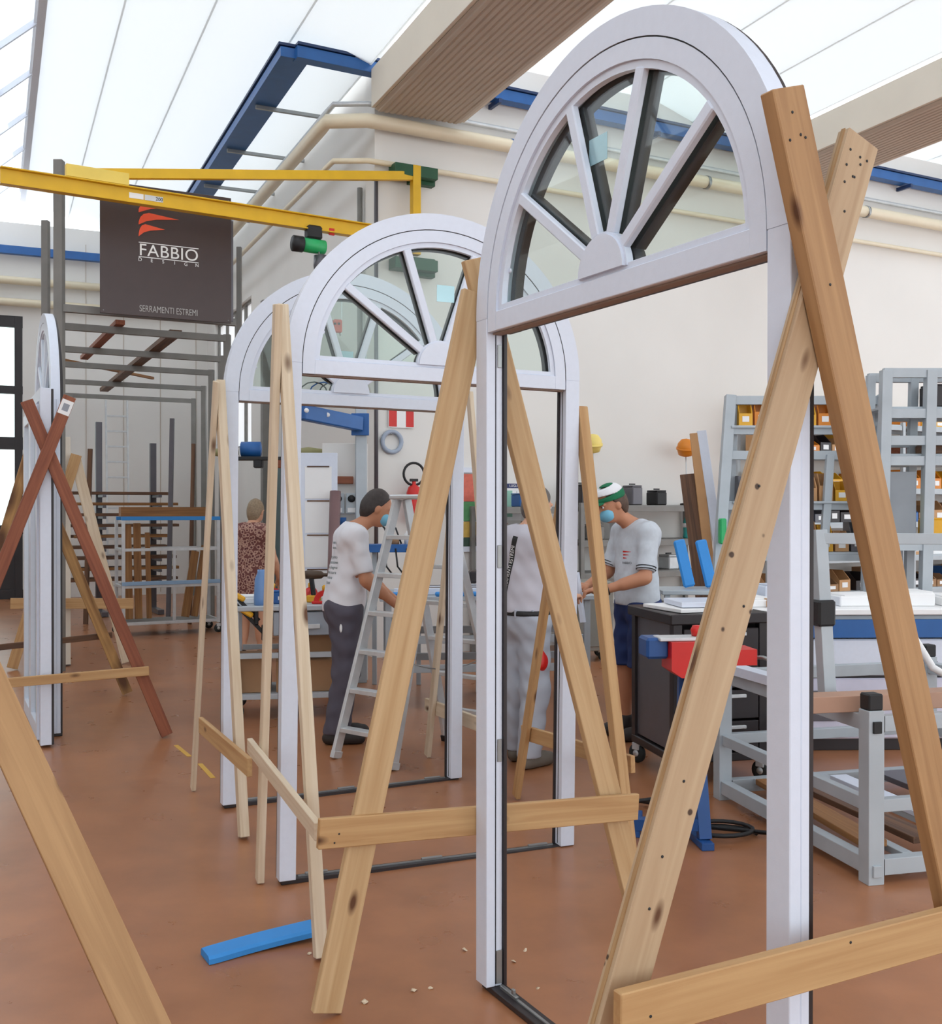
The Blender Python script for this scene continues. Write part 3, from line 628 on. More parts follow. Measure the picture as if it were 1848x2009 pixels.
for dx in (-.02, .02): lathe('button', [(0, 0), (.012, 0), (.012, .012), (0, .012)], m_capblk, pc, (pend+V((dx, -.028, .02)))[:], Matrix.Rotation(math.pi/2, 4, 'X'), 10)
def catenary(p0, p1, sag, n=14): return [p0+(p1-p0)*(i/n)-V((0, 0, sag*4*(i/n)*(1-i/n))) for i in range(n+1)]
tube('cable', catenary(pend+V((-.02, 0, .065)), hp+V((.05, 0, -.03)), 0.25), 0.008, m_greypaint, pc, 6)
tube('cable', catenary(pend+V((.02, 0, .065)), at(672, 560, 10.8)+V((0, 0, .4)), 0.45), 0.008, m_alu, pc, 6)

# ------------------------------------------------------------------ overhead timber rack and sign
def rackline(d, pxl, pxr, z=Z(3.30)):
    d = d*S
    l = V(((pxl-924)/FPX*d, d, z)); s = 0
    lo, hi = 0, 8                                           # march along wall direction until the right sight line
    for _ in range(40):
        m = (lo+hi)/2; q = l+WB*m
        if 924+FPX*q.x/q.y < pxr: lo = m
        else: hi = m
    return l, l+WB*lo
rk = thing('overhead_rack', 'grey steel overhead rack of crossbars and posts along the left aisle', 'rack', at(115, 1300, 9.0)*1)
rk.matrix_basis = Matrix.Translation(V((-3.5, 9.0, 0))*S)
bars = []
for d, xr in ((9.0, 462), (9.9, 446), (11.3, 436), (12.5, 415), (14.2, 400), (15.9, 380)):
    l, r = rackline(d, 117, xr); bars.append((l, r))
    bar('crossbar', l, r, 0.06, 0.075, m_greypaint, rk)
    bar('post', (l.x, l.y, 0), (l.x, l.y, Z(4.55) if d < 9.5 else Z(3.34)), 0.085, 0.085, m_greypaint, rk, (1, 0, 0))
    if d > 9.5: bar('post', (r.x, r.y, 0), (r.x, r.y, Z(3.34)), 0.075, 0.075, m_greypaint, rk, (1, 0, 0))
l0 = bars[0][0]; q = at(90, 700, 9.6*S); bar('post', (q.x, q.y, 0), (q.x, q.y, Z(4.2)), 0.07, 0.07, m_greypaint, rk, (1, 0, 0))
r0_ = bars[0][1]; q2 = r0_+V((0.03, 0.05, 0)); bar('hanger_post', (q2.x, q2.y, Z(3.2)), (q2.x, q2.y, Z(4.0)), 0.05, 0.05, m_greypaint, rk, (1, 0, 0))
bars2 = [bars[0][0]+(bars[0][1]-bars[0][0])*0.98]
zt = Z(3.30)+.04
def lay(p0, p1, w, th, mat, label, z=zt):
    a_, c_ = onheight(*p0, z+th/2), onheight(*p1, z+th/2); o = bar('timber_board', a_, c_, w, th, mat); return tag(o, label, 'board', 'boards on the overhead rack')
def onheight(px, py, z):
    r = ray(px, py); return V((0, 0, EYE))+r*((z-EYE)/r.z)
lay((236, 632), (165, 702), 0.10, 0.05, m_red, 'short red-brown board on the overhead rack below the sign')
lay((345, 652), (204, 765), 0.14, 0.06, m_brown, 'long dark brown board lying across the overhead rack')
lay((118, 705), (300, 742), 0.05, 0.04, m_oak, 'thin tan batten lying slantwise on the overhead rack', zt+.062)
# sign board
sl = V(((197-924)/FPX*8.92, 8.92, 0))*S; sgn = thing('sign_board', 'dark brown company sign board with orange flame logo and white lettering', 'sign', sl+WB*0.56*S+V((0, 0, Z(3.24))))
SW, SZ0, SZ1 = 1.115*S, Z(3.245), Z(4.36)
brown = plain('sign_brown', (66, 50, 48), 0.32, 0, 0.05)
nrm = WBN
box('panel', sl+WB*SW/2+V((0, 0, (SZ0+SZ1)/2))-nrm*0.012, (SW, 0.02, SZ1-SZ0), brown, sgn, math.atan2(WB.y, WB.x))
box('back_plate', sl+WB*(SW/2+.03)+V((0, 0, (SZ0+SZ1)/2-.1))-nrm*0.04, (SW, 0.02, SZ1-SZ0-.25), m_dkpanel, sgn, math.atan2(WB.y, WB.x))
fm = lambda x, z: face_mtx(sl+WB*x*S+V((0, 0, Z(z)))+nrm*0.0002, WB)
m_flame = plain('flame_orange', (240, 86, 48), .4); m_let = plain('white_letter', (240, 240, 238), .4); m_let2 = plain('grey_letter', (170, 166, 162), .4)
def flame(x, z, w, h):
    top = [(0.0, 0.15), (0.04, 0.55), (0.12, 0.85), (0.25, 1.0), (1.0, 0.72)]; botm = [(0.75, 0.62), (0.45, 0.5), (0.2, 0.28), (0.0, -0.10)]
    pts = [(a_*w*S, b_*h*S) for a_, b_ in top+botm]; n = len(pts)
    vs_ = [(a_, b_, 0) for a_, b_ in pts]+[(a_, b_, .003) for a_, b_ in pts]
    pydata('flame', vs_, [tuple(range(n-1, -1, -1)), tuple(range(n, 2*n))]+[(i, (i+1) % n, n+(i+1) % n, n+i) for i in range(n)], m_flame, sgn, fm(x, z))
X0 = 0.315
flame(X0, 4.14, 0.50, 0.11); flame(X0, 4.035, 0.34, 0.10); flame(X0, 3.935, 0.22, 0.10)
text('lettering', 'FABBIO', 0.145*S, m_let, sgn, fm(X0+0.255, 3.765), 0.002, squash=1.02, spacing=1.05)
for zz in (3.875, 3.752): box('letter_rule', sl+WB*(X0+0.255)*S+V((0, 0, Z(zz)))+nrm*0.001, (0.51*S, 0.002, 0.008), m_let, sgn, math.atan2(WB.y, WB.x), 0)
for i, ch in enumerate('DESIGN'): text('lettering', ch, 0.042*S, m_let, sgn, fm(X0+0.012+i*0.097, 3.715), 0.001)
text('lettering', 'SERRAMENTI ESTREMI', 0.078*S, m_let2, sgn, fm(X0+0.255, 3.285), 0.001, squash=0.66)
for x, zz in ((.03, Z(3.27)), (SW-.03, Z(3.27)), (.03, Z(4.33)), (SW-.03, Z(4.33))): lathe('screw', [(0, 0), (.006, 0), (.006, .003), (0, .003)], m_steel, sgn, (sl+WB*x+V((0, 0, zz))-nrm*0.002)[:], Matrix.Rotation(math.atan2(nrm.y, nrm.x), 4, 'Z') @ Matrix.Rotation(math.pi/2, 4, 'Y'), 8)

# ------------------------------------------------------------------ aisle: silver trolley, stacked timber, wall ladder
def caster(root, p, r=0.06, rz=0.0, w=0.03):
    q = lathe('caster', [(0.0, -w/2), (r*.6, -w/2), (r, -w/2+.006), (r, w/2-.006), (r*.6, w/2), (0, w/2)], m_rubber, root, (p.x, p.y, r), Matrix.Rotation(rz, 4, 'Z') @ Matrix.Rotation(math.pi/2, 4, 'X'), 18)
    lathe('wheel_hub', [(0, -w/2-.004), (r*.35, -w/2-.004), (r*.35, w/2+.004), (0, w/2+.004)], m_alu, q, (p.x, p.y, r), Matrix.Rotation(rz, 4, 'Z') @ Matrix.Rotation(math.pi/2, 4, 'X'), 12)
    box('fork', (p.x, p.y, r*1.75), (r*.9, w*1.5, r*0.75), m_alu, q, rz)
def frame_box(root, o_, ex, ey, sx, sy, zs_, posts_z, mat, w=0.045, caps=True):
    """profile frame: posts at four corners, rails at heights zs_"""
    c = [o_, o_+ex*sx, o_+ex*sx+ey*sy, o_+ey*sy]
    for p in c: bar('post', V((p.x, p.y, posts_z[0])), V((p.x, p.y, posts_z[1])), w, w, mat, root, ex)
    for z in zs_:
        for i in range(4):
            p, q = c[i], c[(i+1) % 4]; d = (q-p).normalized()*w/2
            bar('rail', V((p.x+d.x, p.y+d.y, z)), V((q.x-d.x, q.y-d.y, z)), w*.9, w*.9, mat, root)
tc0 = V((-4.30, 13.1, 0)); ex = WB; ey = V((-WB.y, WB.x, 0))
tt = thing('trolley', 'silver trolley with blue padded rails holding oak boards, far left aisle', 'trolley', tc0)
frame_box(tt, tc0, ex, ey, 1.18, 0.5, (0.16, 0.62, 1.08), (0.13, 1.45), m_alu, 0.04)
for zz in (1.47, 0.66):
    bar('foam_pad', tc0+V((0, 0, zz))-ex*.02, tc0+ex*1.2+V((0, 0, zz)), 0.06, 0.045, m_ltblue if zz > 1 else plain('pale_blue', (140, 170, 200), .6), tt)
bar('foam_pad', tc0+ey*.5+V((0, 0, 1.47)), tc0+ex*1.18+ey*.5+V((0, 0, 1.47)), 0.06, 0.045, m_ltblue, tt)
bar('mid_post', tc0+ex*.62+V((0, 0, .18)), tc0+ex*.62+V((0, 0, 1.08)), 0.035, 0.035, m_alu, tt, ex)
box('base_tray', tc0+ex*.59+ey*.25+V((0, 0, .175)), (1.14, .46, .012), m_greypaint, tt, math.atan2(ex.y, ex.x))
for i in range(4):
    p = tc0+ex*(0.0 if i in (0, 3) else 1.18)+ey*(0 if i < 2 else .5); caster(tt, p, 0.055, math.atan2(ex.y, ex.x))
for i, (s, w, h) in enumerate(((0.10, 0.10, 1.20), (0.22, 0.09, 1.22), (0.35, 0.06, 1.1), (0.80, 0.10, 0.85), (0.92, 0.08, 0.92))):
    a_ = tc0+ex*s+ey*0.2+V((0, 0, .183+.004)); c_ = a_+ex*(0.0 if i < 3 else .16)+ey*0.12+V((0, 0, h)); o = bar('oak_board', a_+V((0,0,.012)), c_, w, 0.03, m_oak, None, -ey)
    tag(o, ['first oak board from the left end, standing in the silver trolley', 'second oak board from the left end, in the silver trolley', 'narrow third oak board in the silver trolley', 'short oak board leaning right in the silver trolley', 'rightmost short oak board in the silver trolley'][i], 'board', 'oak boards in the silver trolley')
a_ = tc0+ey*.25+V((0, 0, 1.53)); o = bar('oak_beam', a_, a_+ex*1.12, 0.16, 0.12, m_oak); o.matrix_basis.translation += V((0, 0, 0.03)); tag(o, 'thick oak beam lying across the top of the silver trolley', 'beam')
o.matrix_basis.translation = a_+ex*.56+V((0, 0, 1.4925+.062-1.53))
# timber stack on cantilever arms
ts = thing('cantilever_rack', 'dark cantilever rack with arms in front of the far wall', 'rack', V((-5.85, 15.9, 0)))
cb = V((-5.85, 15.9, 0))
for s in (0.25, 1.05): bar('upright', cb+WB*s, cb+WB*s+V((0, 0, 2.9 if s < .5 else 2.6)), 0.09, 0.09, m_dkpanel, ts, WB); bar('foot', cb+WB*s+V((0, 0, .04)), cb+WB*s-V((-WB.y, WB.x, 0))*.6+V((0, 0, .04)), 0.09, 0.07, m_dkpanel, ts)
k = 0
for z in (0.5, 0.66, 0.82, 0.98, 1.14, 1.30, 1.46, 1.62, 1.78):
    for s in (0.25, 1.05):
        p = cb+WB*s+V((0, 0, z))+V((WB.y, -WB.x, 0))*.045; bar('arm', p, p+V((WB.y, -WB.x, 0))*.5, 0.05, 0.04, m_dkpanel, ts)
    for j in range(3):
        off = V((WB.y, -WB.x, 0))*(.12+.15*j); x0 = -0.15-random.random()*.35; x1 = 1.1+random.random()*.25
        p0 = cb+WB*x0+off+V((0, 0, z+.02+.0215)); o = bar('timber_board', p0, p0+WB*(x1-x0), 0.13, 0.042, m_brown if (k+j) % 3 else m_oak)
        tag(o, '%s rough board, %s layer up and %s row of the cantilever rack' % ('tan' if (k+j) % 3 == 0 else 'dark', ['lowest', 'second', 'third', 'fourth', 'fifth', 'sixth', 'seventh', 'eighth', 'topmost'][k], ['rear', 'middle', 'front'][j]), 'board', 'boards stacked on the cantilever rack')
    k += 1
# ladder leaning at the far wall
lb = at(212, 1235, 18.3); lb.z = 0
ld = thing('wall_ladder', 'tall aluminium ladder standing against the far white wall', 'ladder', lb)
for s in (0, 0.36): bar('rail', lb+B*s+V((0, 0, 0)), lb+B*s+A*.35+V((0, 0, 3.5)), 0.03, 0.07, m_alu, ld, A)
for i in range(12):
    z = .25+i*.27; p = lb+A*(.35*z/3.5)+V((0, 0, z)); bar('rung', p, p+B*.36, 0.03, 0.03, m_alu, ld)
# loose long sticks standing near the cream frame
for i, (x, y0, w, m, lab) in enumerate(((168, 880, .06, m_brown, 'grey-brown stick standing behind the pale brace at left'), (330, 820, .06, m_dkpanel, 'dark steel profile standing in the left aisle behind the trolley'), (372, 870, .05, m_brown, 'dark stick standing right of the timber stack'))):
    p = at(x, 1200, 14.6); o = bar('standing_stick', (p.x, p.y, 0.0), (p.x+.03, p.y+.1, EYE+(997-y0)/FPX*14.6), w, .04, m, None, (0, 1, 0)); tag(o, lab, 'stick')
# ------------------------------------------------------------------ stepladder
def stepladder():
    fl_, e = V((-0.866, 6.76, 0)), V((0.78, -0.62, 0)).normalized()
    rl = V((-0.168, 7.29, 0)); H = 1.66; wb, wt = 0.50, 0.34
    top_l = (fl_+rl)/2+e*0.08; top_l.z = H
    root = thing('stepladder', 'aluminium double-sided stepladder standing behind the broad plank', 'ladder', (fl_+rl)/2)
    tl, tr_ = top_l, top_l+e*wt
    fr_, rr_ = fl_+e*wb, rl+e*wb
    for a_, c_, nm in ((fl_, tl-V((.03, 0, 0)), 'front_rail'), (fr_, tr_-V((.03, 0, 0)), 'front_rail'), (rl, tl+V((.03, .02, 0)), 'rear_rail'), (rr_, tr_+V((.03, .02, 0)), 'rear_rail')):
        p = bar(nm, a_+V((0, 0, .02)), c_, 0.026, 0.068, m_alu, root, V((e.y, -e.x, 0)))
        bar('foot_cap', a_+V((0, 0, .004)), a_+(c_-a_).normalized()*.05, 0.034, 0.076, m_capblk if nm == 'rear_rail' else m_alu, p, V((e.y, -e.x, 0)))
    for i in range(6):
        z = .185+i*.245; f = z/H
        p, q = fl_.lerp(tl-V((.03, 0, 0)), f), fr_.lerp(tr_-V((.03, 0, 0)), f); p.z = q.z = z
        bar('step', p+e*.014, q-e*.014, 0.075, 0.028, m_alu, root)
        if i < 5:
            p, q = rl.lerp(tl, f), rr_.lerp(tr_, f); p.z = q.z = z+.05; bar('rear_step', p+e*.014, q-e*.014, 0.05, 0.025, m_alu, root)
    c = (tl+tr_)/2; box('top_cap', c+V((0, 0, .012)), (wt+.06, 0.20, 0.03), m_alu, root, math.atan2(e.y, e.x), .008)
    p, q = fl_.lerp(tl, .35), rl.lerp(tl, .35)
    tube('spread_chain', catenary(fr_.lerp(tr_, .38)+e*.02, rr_.lerp(tr_, .38)+e*.02, .05), 0.004, m_steel, root, 5)
stepladder()
# ------------------------------------------------------------------ drawer bench on casters (left of the man in white)
def gbox(px0, px1, d): return (px0-924)/FPX*d, (px1-924)/FPX*d
bo = V((-1.80, 7.95, 0)); be = V((0.985, 0.17, 0)).normalized(); bn = V((-be.y, be.x, 0)); brz = math.atan2(be.y, be.x)
dt = thing('drawer_bench', 'grey wheeled drawer bench covered with red tools, left of the man in white', 'workbench', bo)
def bl(x, y, z): return bo+be*x+bn*y+V((0, 0, z))
BL, BD, BH = 0.86, 0.62, 0.86
m_bench = plain('bench_grey', (178, 184, 190), .45, .1, .05)
box('worktop', bl(BL/2, BD/2, BH-.02), (BL+.04, BD, 0.04), m_bench, dt, brz, .006)
box('drawer', bl(BL/2+.15, BD/2-.02, BH-.14), (BL-.32, BD-.08, 0.18), plain('drawer_grey', (158, 166, 176), .45, .1), dt, brz, .006)
box('drawer_pull', bl(BL/2+.15, -.0 + .005, BH-.16), (0.16, .02, .035), m_alu, dt, brz); lathe('lock', [(0, 0), (.016, 0), (.016, .01), (0, .01)], m_capblk, dt, bl(BL/2+.08, .018, BH-.09)[:], Matrix.Rotation(math.pi/2, 4, 'X') , 12)
for x in (.03, BL-.03):
    for y in (.04, BD-.04): bar('leg', bl(x, y, .14), bl(x, y, BH-.042), .05, .05, m_bench, dt, be); caster(dt, bl(x, y, 0), .062, brz)
for z in (.17, .48):
    for y in (.04, BD-.04): bar('shelf_rail', bl(.06, y, z), bl(BL-.06, y, z), .035, .04, m_bench, dt)
    if z < .3: box('shelf', bl(BL/2, BD/2, z+.012), (BL-.1, BD-.12, .012), m_bench, dt, brz)
def carton(x, y, z, sx, sy, sz, label, rz=0.0):
    c = bl(x, y, z+sz/2); r = thing('cardboard_box', label, 'box', bl(x, y, z), 'cartons on the drawer bench shelf')
    box('carton_body', c, (sx, sy, sz), m_card, r, brz+rz, .004); box('tape', c+V((0, 0, sz/2+.0008)), (sx*.98, .05, .001), m_tan, r, brz+rz, 0)
    for s in (-1, 1): box('flap', c+V((0, 0, sz/2+.012))+be*s*(sx/2-.01), (.006, sy*.8, .03), m_card, r, brz+rz, 0)
carton(.16, .3, .19, .26, .4, .27, 'left carton on the lower shelf of the drawer bench')
carton(.58, .3, .19, .5, .42, .24, 'wide carton on the lower shelf of the drawer bench')
carton(.62, .3, .465, .28, .3, .16, 'small open carton stacked on the wide one under the drawer')
# plastic bag
def blob(name, label, cat, c, r, mat, sq=(1, 1, 1), seed=0, group=None, sub=2):
    bm = bmesh.new(); bmesh.ops.create_icosphere(bm, subdivisions=sub, radius=r); rnd = random.Random(seed)
    for v in bm.verts: v.co = V((v.co.x*sq[0], v.co.y*sq[1], v.co.z*sq[2]))*(0.85+.3*rnd.random())
    zm = min(v.co.z for v in bm.verts)
    for v in bm.verts: v.co.z -= zm
    me = bpy.data.meshes.new(name); bm.to_mesh(me); bm.free()
    o = link(name, me, mat, None, Matrix.Translation(V(c)), True); return tag(o, label, cat, group)
blob('plastic_bag', 'crumpled clear plastic bag on the small carton', 'bag', bl(.62, .3, .655), .08, plain('film', (190, 184, 176), .2), (1.2, 1, .7), 3)
# things on the drawer bench
def clamp(p, rz, c1, label):
    r = thing('strap_clamp', label, 'clamp', p, 'tools on the drawer bench')
    R = Matrix.Rotation(rz, 4, 'Z'); T = Matrix.Translation(p)
    ringseg('clamp_body', 0, 0, .045, .085, -.02, .02, 0, math.pi, c1, r, T @ R @ Matrix.Translation((0, 0, .02)), 14, tail=-.018)
    box('clamp_jaw', p+V((0, 0, .012)), (.20, .05, .022), c1, r, rz, .005); lathe('clamp_knob', [(0, 0), (.02, 0), (.022, .03), (.01, .04), (0, .04)], m_plastic_y, r, p+V((0, 0, .105)), None, 12)
    box('grip', p+R @ V((.05, 0, .06)), (.03, .03, .05), m_capblk, r, rz, .008)
clamp(bl(.70, .12, BH), .2, m_red_p, 'large red clamp at the front of the drawer bench')
clamp(bl(.60, .45, BH), 1.2, m_red_p, 'red clamp with yellow knob behind the front clamp')
clamp(bl(.30, .42, BH), .7, m_red_p, 'red clamp in the middle of the drawer bench')
def toolcase(p, s, mat, label, cat, rz=0.0):
    r = thing('tool_case', label, cat, p, 'tools on the drawer bench'); c = p+V((0, 0, s[2]/2))
    box('case_body', c, s, mat, r, brz+rz, .008); box('case_lid', c+V((0, 0, s[2]/2+.006)), (s[0]*.96, s[1]*.96, .012), mat, r, brz+rz, .004)
    box('latch', c-bn*(s[1]/2+.004), (s[0]*.3, .008, s[2]*.3), m_paper, r, brz+rz, 0)
toolcase(bl(.80, .3, BH), (.10, .26, .09), m_green, 'green boxed tool at the right end of the drawer bench', 'box')
toolcase(bl(.36, .22, BH), (.11, .12, .09), m_blue, 'blue tool case on the drawer bench', 'case')
toolcase(bl(.44, .08, BH), (.10, .08, .07), m_tan, 'tan pot beside the red clamps', 'box')
toolcase(bl(.06, .3, BH), (.22, .2, .05), m_paper, 'white tray at the left end of the drawer bench', 'tray')
# cordless drill
p = bl(.62, .28, BH)+V((0, 0, 0)); dr_ = thing('cordless_drill', 'brown and yellow cordless drill standing on the drawer bench', 'drill', p)
lathe('drill_motor', [(0, -.09), (.03, -.09), (.036, -.02), (.03, .06), (.014, .08), (.014, .12), (0, .12)], plain('drill_brown', (74, 56, 40), .5), dr_, p+V((0, 0, .215)), Matrix.Rotation(math.pi/2, 4, 'Y'), 12)
bar('handle', p+V((0, 0, .05)), p+V((-.02, 0, .19)), .035, .045, m_capblk, dr_, (0, 1, 0), .008); box('battery', p+V((0, 0, .028)), (.11, .075, .055), m_plastic_y, dr_, 0, .008)
# jug
lathe_o = lathe('water_jug', [(0, 0), (.055, 0), (.058, .05), (.05, .2), (.03, .25), (.03, .27), (0, .27)], plain('jug_blue', (110, 150, 205), .25), None, bl(.22, .1, BH)[:]); tag(lathe_o, 'pale blue plastic bottle on the drawer bench', 'bottle')
# yellow and black bar clamp lying off the left end
p = ground(470, 1390, 0.0); pq = at(455, 1175, 8.1)
yc = thing('bar_clamp', 'yellow and black bar clamps hanging at the left end of the drawer bench', 'clamp', pq)
for dz, sx in ((0, 0), (-.12, .06)):
    bar('clamp_bar', pq+V((-.02+sx, -.1, .10+dz)), pq+V((.22+sx, -.06, -.16+dz)), .02, .028, m_capblk, yc); bar('yellow_grip', pq+V((.02+sx, -.115, .06+dz)), pq+V((.12+sx, -.10, .0+dz)), .035, .04, m_plastic_y, yc, (0, 0, 1), .01)
    box('jaw', pq+V((.2+sx, -.08, -.13+dz)), (.03, .05, .12), m_capblk, yc, .4, .006)
# white board with papers, grey post, brown leaning tube
pb0 = at(625, 1050, 9.6); wbd = thing('notice_board', 'tall white panel with four pinned drawings behind the middle frame jamb', 'board', (pb0.x, pb0.y, 0))
box('panel', (pb0.x, pb0.y, 1.15), (.34, .03, 1.9), m_white, wbd, .1)
for i in range(4): box('drawing_sheet', (pb0.x, pb0.y-.018, 1.83-i*.31), (.24, .002, .29), m_paper, wbd, .1, 0); box('sheet_clip', (pb0.x, pb0.y-.021, 1.975-i*.31), (.2, .006, .012), m_brown, wbd, .1, 0)
box('foot', (pb0.x, pb0.y, .1), (.4, .3, .2), m_greypaint, wbd, .1)
q0, q1 = at(640, 1175, 9.0), at(668, 760, 9.3)
o = tube('leaning_tube', [V((q0.x, q0.y-.0, BH)) if False else V((q0.x, 9.2, 0.01)), V(((658-924)/FPX*9.5, 9.5, 1.75))], .05, plain('brown_tube', (120, 92, 92), .6)); tag(o, 'brownish tube leaning against the white drawing panel', 'tube')
o = box('steel_post', (at(712, 1000, 9.9).x, 9.72, 1.5), (.10, .08, 3.0), m_cart, None, .2); tag(o, 'pale grey steel post with a blue arm on top, behind the man in white', 'post')
# blue swivel arm above the post
am = thing('swivel_arm', 'blue swivelling supply arm hanging over the drawer bench', 'arm', at(650, 815, 9.5))
p0, p1 = at(592, 802, 9.1), V((at(712, 800, 9.9).x, 9.64, 0)); zA = p0.z-.03
bar('arm_beam', V((p0.x, p0.y, zA)), V((p1.x, p1.y, zA-.06)), .10, .13, m_blue, am, (0, 0, 1), .01)
box('arm_bracket', V((p1.x, p1.y+.02, zA-.06)), (.16, .04, .2), m_blue, am)
for f in (.1, .45): lathe('bolt', [(0, 0), (.02, 0), (.02, .02), (0, .02)], m_paper, am, V((p0.x, p0.y, zA)).lerp(V((p1.x, p1.y, zA-.06)), f)+V((.0, -.065, .02)), Matrix.Rotation(math.pi/2, 4, 'X'), 10)
for k in range(3): tube('cable_loop', [V((p0.x+.1+k*.08+.12*math.cos(t), p0.y+.02*k, zA+.16+.10*math.sin(t))) for t in [i*.5 for i in range(13)]], .006, m_blue if k == 1 else m_capblk, am, 5)
# air tools shelf behind the rear frame (blue, black, yellow)
sp = at(530, 900, 9.98); sh = thing('tool_bracket', 'dark tool stand with blue and olive air tools behind the rear frame', 'tool holder', sp)
box('bracket', sp, (.80, .2, .03), m_capblk, sh); lathe('air_motor', [(0, -.1), (.07, -.09), (.07, .09), (0, .1)], m_blue, sh, sp+V((-.18, 0, .09)), Matrix.Rotation(math.pi/2, 4, 'Y')); lathe('olive_motor', [(0, -.15), (.03, -.15), (.05, 0), (.03, .15), (0, .15)], plain('olive', (140, 136, 92), .5), sh, sp+V((.36, 0, .06)), Matrix.Rotation(math.pi/2, 4, 'Y'))
lathe('olive_motor', [(0, -.12), (.03, -.12), (.05, 0), (.03, .12), (0, .12)], plain('olive', (140, 136, 92), .5), sh, sp+V((-.42, 0, .06)), Matrix.Rotation(math.pi/2, 4, 'Y'))
bar('stand_pole', V((sp.x+.34, sp.y+.12, 0)), V((sp.x+.34, sp.y+.12, sp.z+.02)), .05, .05, m_greypaint, sh, (1, 0, 0))
for x in (-.1, .12, .28): box('cartridge', sp+V((x, -.05, -.05)), (.08, .1, .08), m_red if x > 0 else m_capblk, sh, 0, .01)
# ------------------------------------------------------------------ things on wall_right
def wthing(name, label, cat, px, py, off=.02, group=None): p = wpt(px, py, off); return p, thing(name, label, cat, p, group)
WRZ = math.atan2(WB.y, WB.x)
p, t = wthing('fire_sign', 'red and white fire sign on the wall under the fanlights', 'sign', 787, 812)
box('sign_plate', p, (.30, .01, .30), m_paper, t, WRZ, 0)
for s in (-1, 1): box('red_field', p+WB*s*.1+WBN*.007, (.09, .004, .28), m_red_p, t, WRZ, 0)
p, t = wthing('tape_ring', 'grey-blue ring hanging on the white wall', 'ring', 769, 867, .03)
tube('hoop', [p+WB*.11*math.cos(k*.2618)+V((0, 0, .11*math.sin(k*.2618))) for k in range(24)], .024, plain('ring_blue', (160, 172, 190), .5), t, 8, True); lathe('hook', [(0, 0), (.01, 0), (.01, .04), (0, .04)], m_steel, t, p+V((0, 0, .085))-WBN*.02, Matrix.Rotation(math.pi/2, 4, 'X') @ Matrix.Rotation(0, 4, 'Z'), 8)
p, t = wthing('fire_extinguisher', 'red wall-hung fire extinguisher with a black hose loop', 'fire extinguisher', 812, 985, .14)
lathe('cylinder', [(0, -.22), (.075, -.22), (.08, -.2), (.08, .1), (.06, .16), (.02, .19), (.02, .22), (0, .22)], m_red_p, t, p); tube('hose', [p+V((0, 0, .3))+WB*.12*math.cos(k*.28)+V((0, 0, .12*math.sin(k*.28))) for k in range(-5, 17)], .014, m_capblk, t, 7); box('valve', p+V((0, 0, .235)), (.09, .03, .03), m_capblk, t, WRZ); box('bracket', p-WBN*.09, (.05, .02, .2), m_steel, t, WRZ)
for i, x in enumerate((664, 690)):
    p, t = wthing('wall_socket', 'left grey socket box beside the man in white' if i == 0 else 'right grey socket box beside the man in white', 'socket', max(x, 737)+i*30, 988, .03, 'wall sockets')
    p = at(x, 988, 9.75); t.matrix_basis.translation = p
    box('socket_plate', p, (.11, .03, .19), m_cart, t, .1, .006); lathe('socket_face', [(0, 0), (.034, 0), (.034, .012), (0, .012)], m_capblk, t, p+V((0, -.016, .045)), Matrix.Rotation(math.pi/2, 4, 'X'), 14); box('switch', p+V((0, -.018, -.06)), (.07, .008, .04), m_paper, t, .1, 0)
pn = at(677, 1010, 9.85); o = box('service_panel', (pn.x, pn.y, 1.1), (.42, .06, 2.2), m_wall, None, .1); tag(o, 'off-white service panel carrying the sockets and a blue plug', 'panel')
p = at(672, 942, 9.78); o = box('wood_block', p, (.2, .06, .07), m_red, None, .1, .006); tag(o, 'short brown wooden block on the service panel', 'block')
p = at(671, 1028, 9.76); t = thing('blue_plug', 'blue industrial plug hanging below the sockets', 'plug', p); lathe('plug_body', [(0, -.06), (.03, -.06), (.035, 0), (.04, .0), (.04, .06), (0, .06)], m_blue, t, p, None, 12); lathe('plug_cap', [(0, -.03), (.034, -.03), (.034, .03), (0, .03)], m_blue, t, p-V((0, 0, .11)), None, 12)
# colour chart, calendar
p, t = wthing('colour_chart', 'colour-banded planning chart on the wall behind the stepladder', 'chart', 917, 1000)
for i, (h, c) in enumerate(((.31, (206, 104, 86)), (.22, (86, 148, 96)), (.18, (204, 170, 84)), (.10, (58, 84, 72)))):
    zz = .40-sum((.31, .22, .18, .10)[:i])-h/2
    box('colour_band', p+V((0, 0, zz)), (.42, .01, h-.006), plain('chart_%d' % i, c, .6, 0, .12, 20), t, WRZ, 0)
for zz in (.44, -.44): box('chart_rail', p+V((0, 0, zz)), (.5, .03, .06), m_white, t, WRZ)
p, t = wthing('wall_calendar', 'wall calendar with a dark blue heading left of the grey-haired worker', 'calendar', 1006, 985)
box('sheet', p, (.22, .008, .42), m_paper, t, WRZ, 0); box('heading', p+V((0, 0, .185))+WBN*.006, (.22, .004, .05), plain('navy', (30, 44, 100), .5), t, WRZ, 0); box('green_column', p-WB*.05+WBN*.006-V((0, 0, .02)), (.08, .003, .3), plain('mint', (150, 200, 180), .6), t, WRZ, 0)
text('heading_text', 'LUGLIO', .04, m_paper, t, face_mtx(p+V((0, 0, .172))+WBN*.009+WB*.02, WB), .0005)
text('day_digits', '1\n2\n3\n4\n5\n6\n7', .036, m_ink, t, face_mtx(p+V((0, 0, .10))+WBN*.005+WB*.05, WB), .0005)
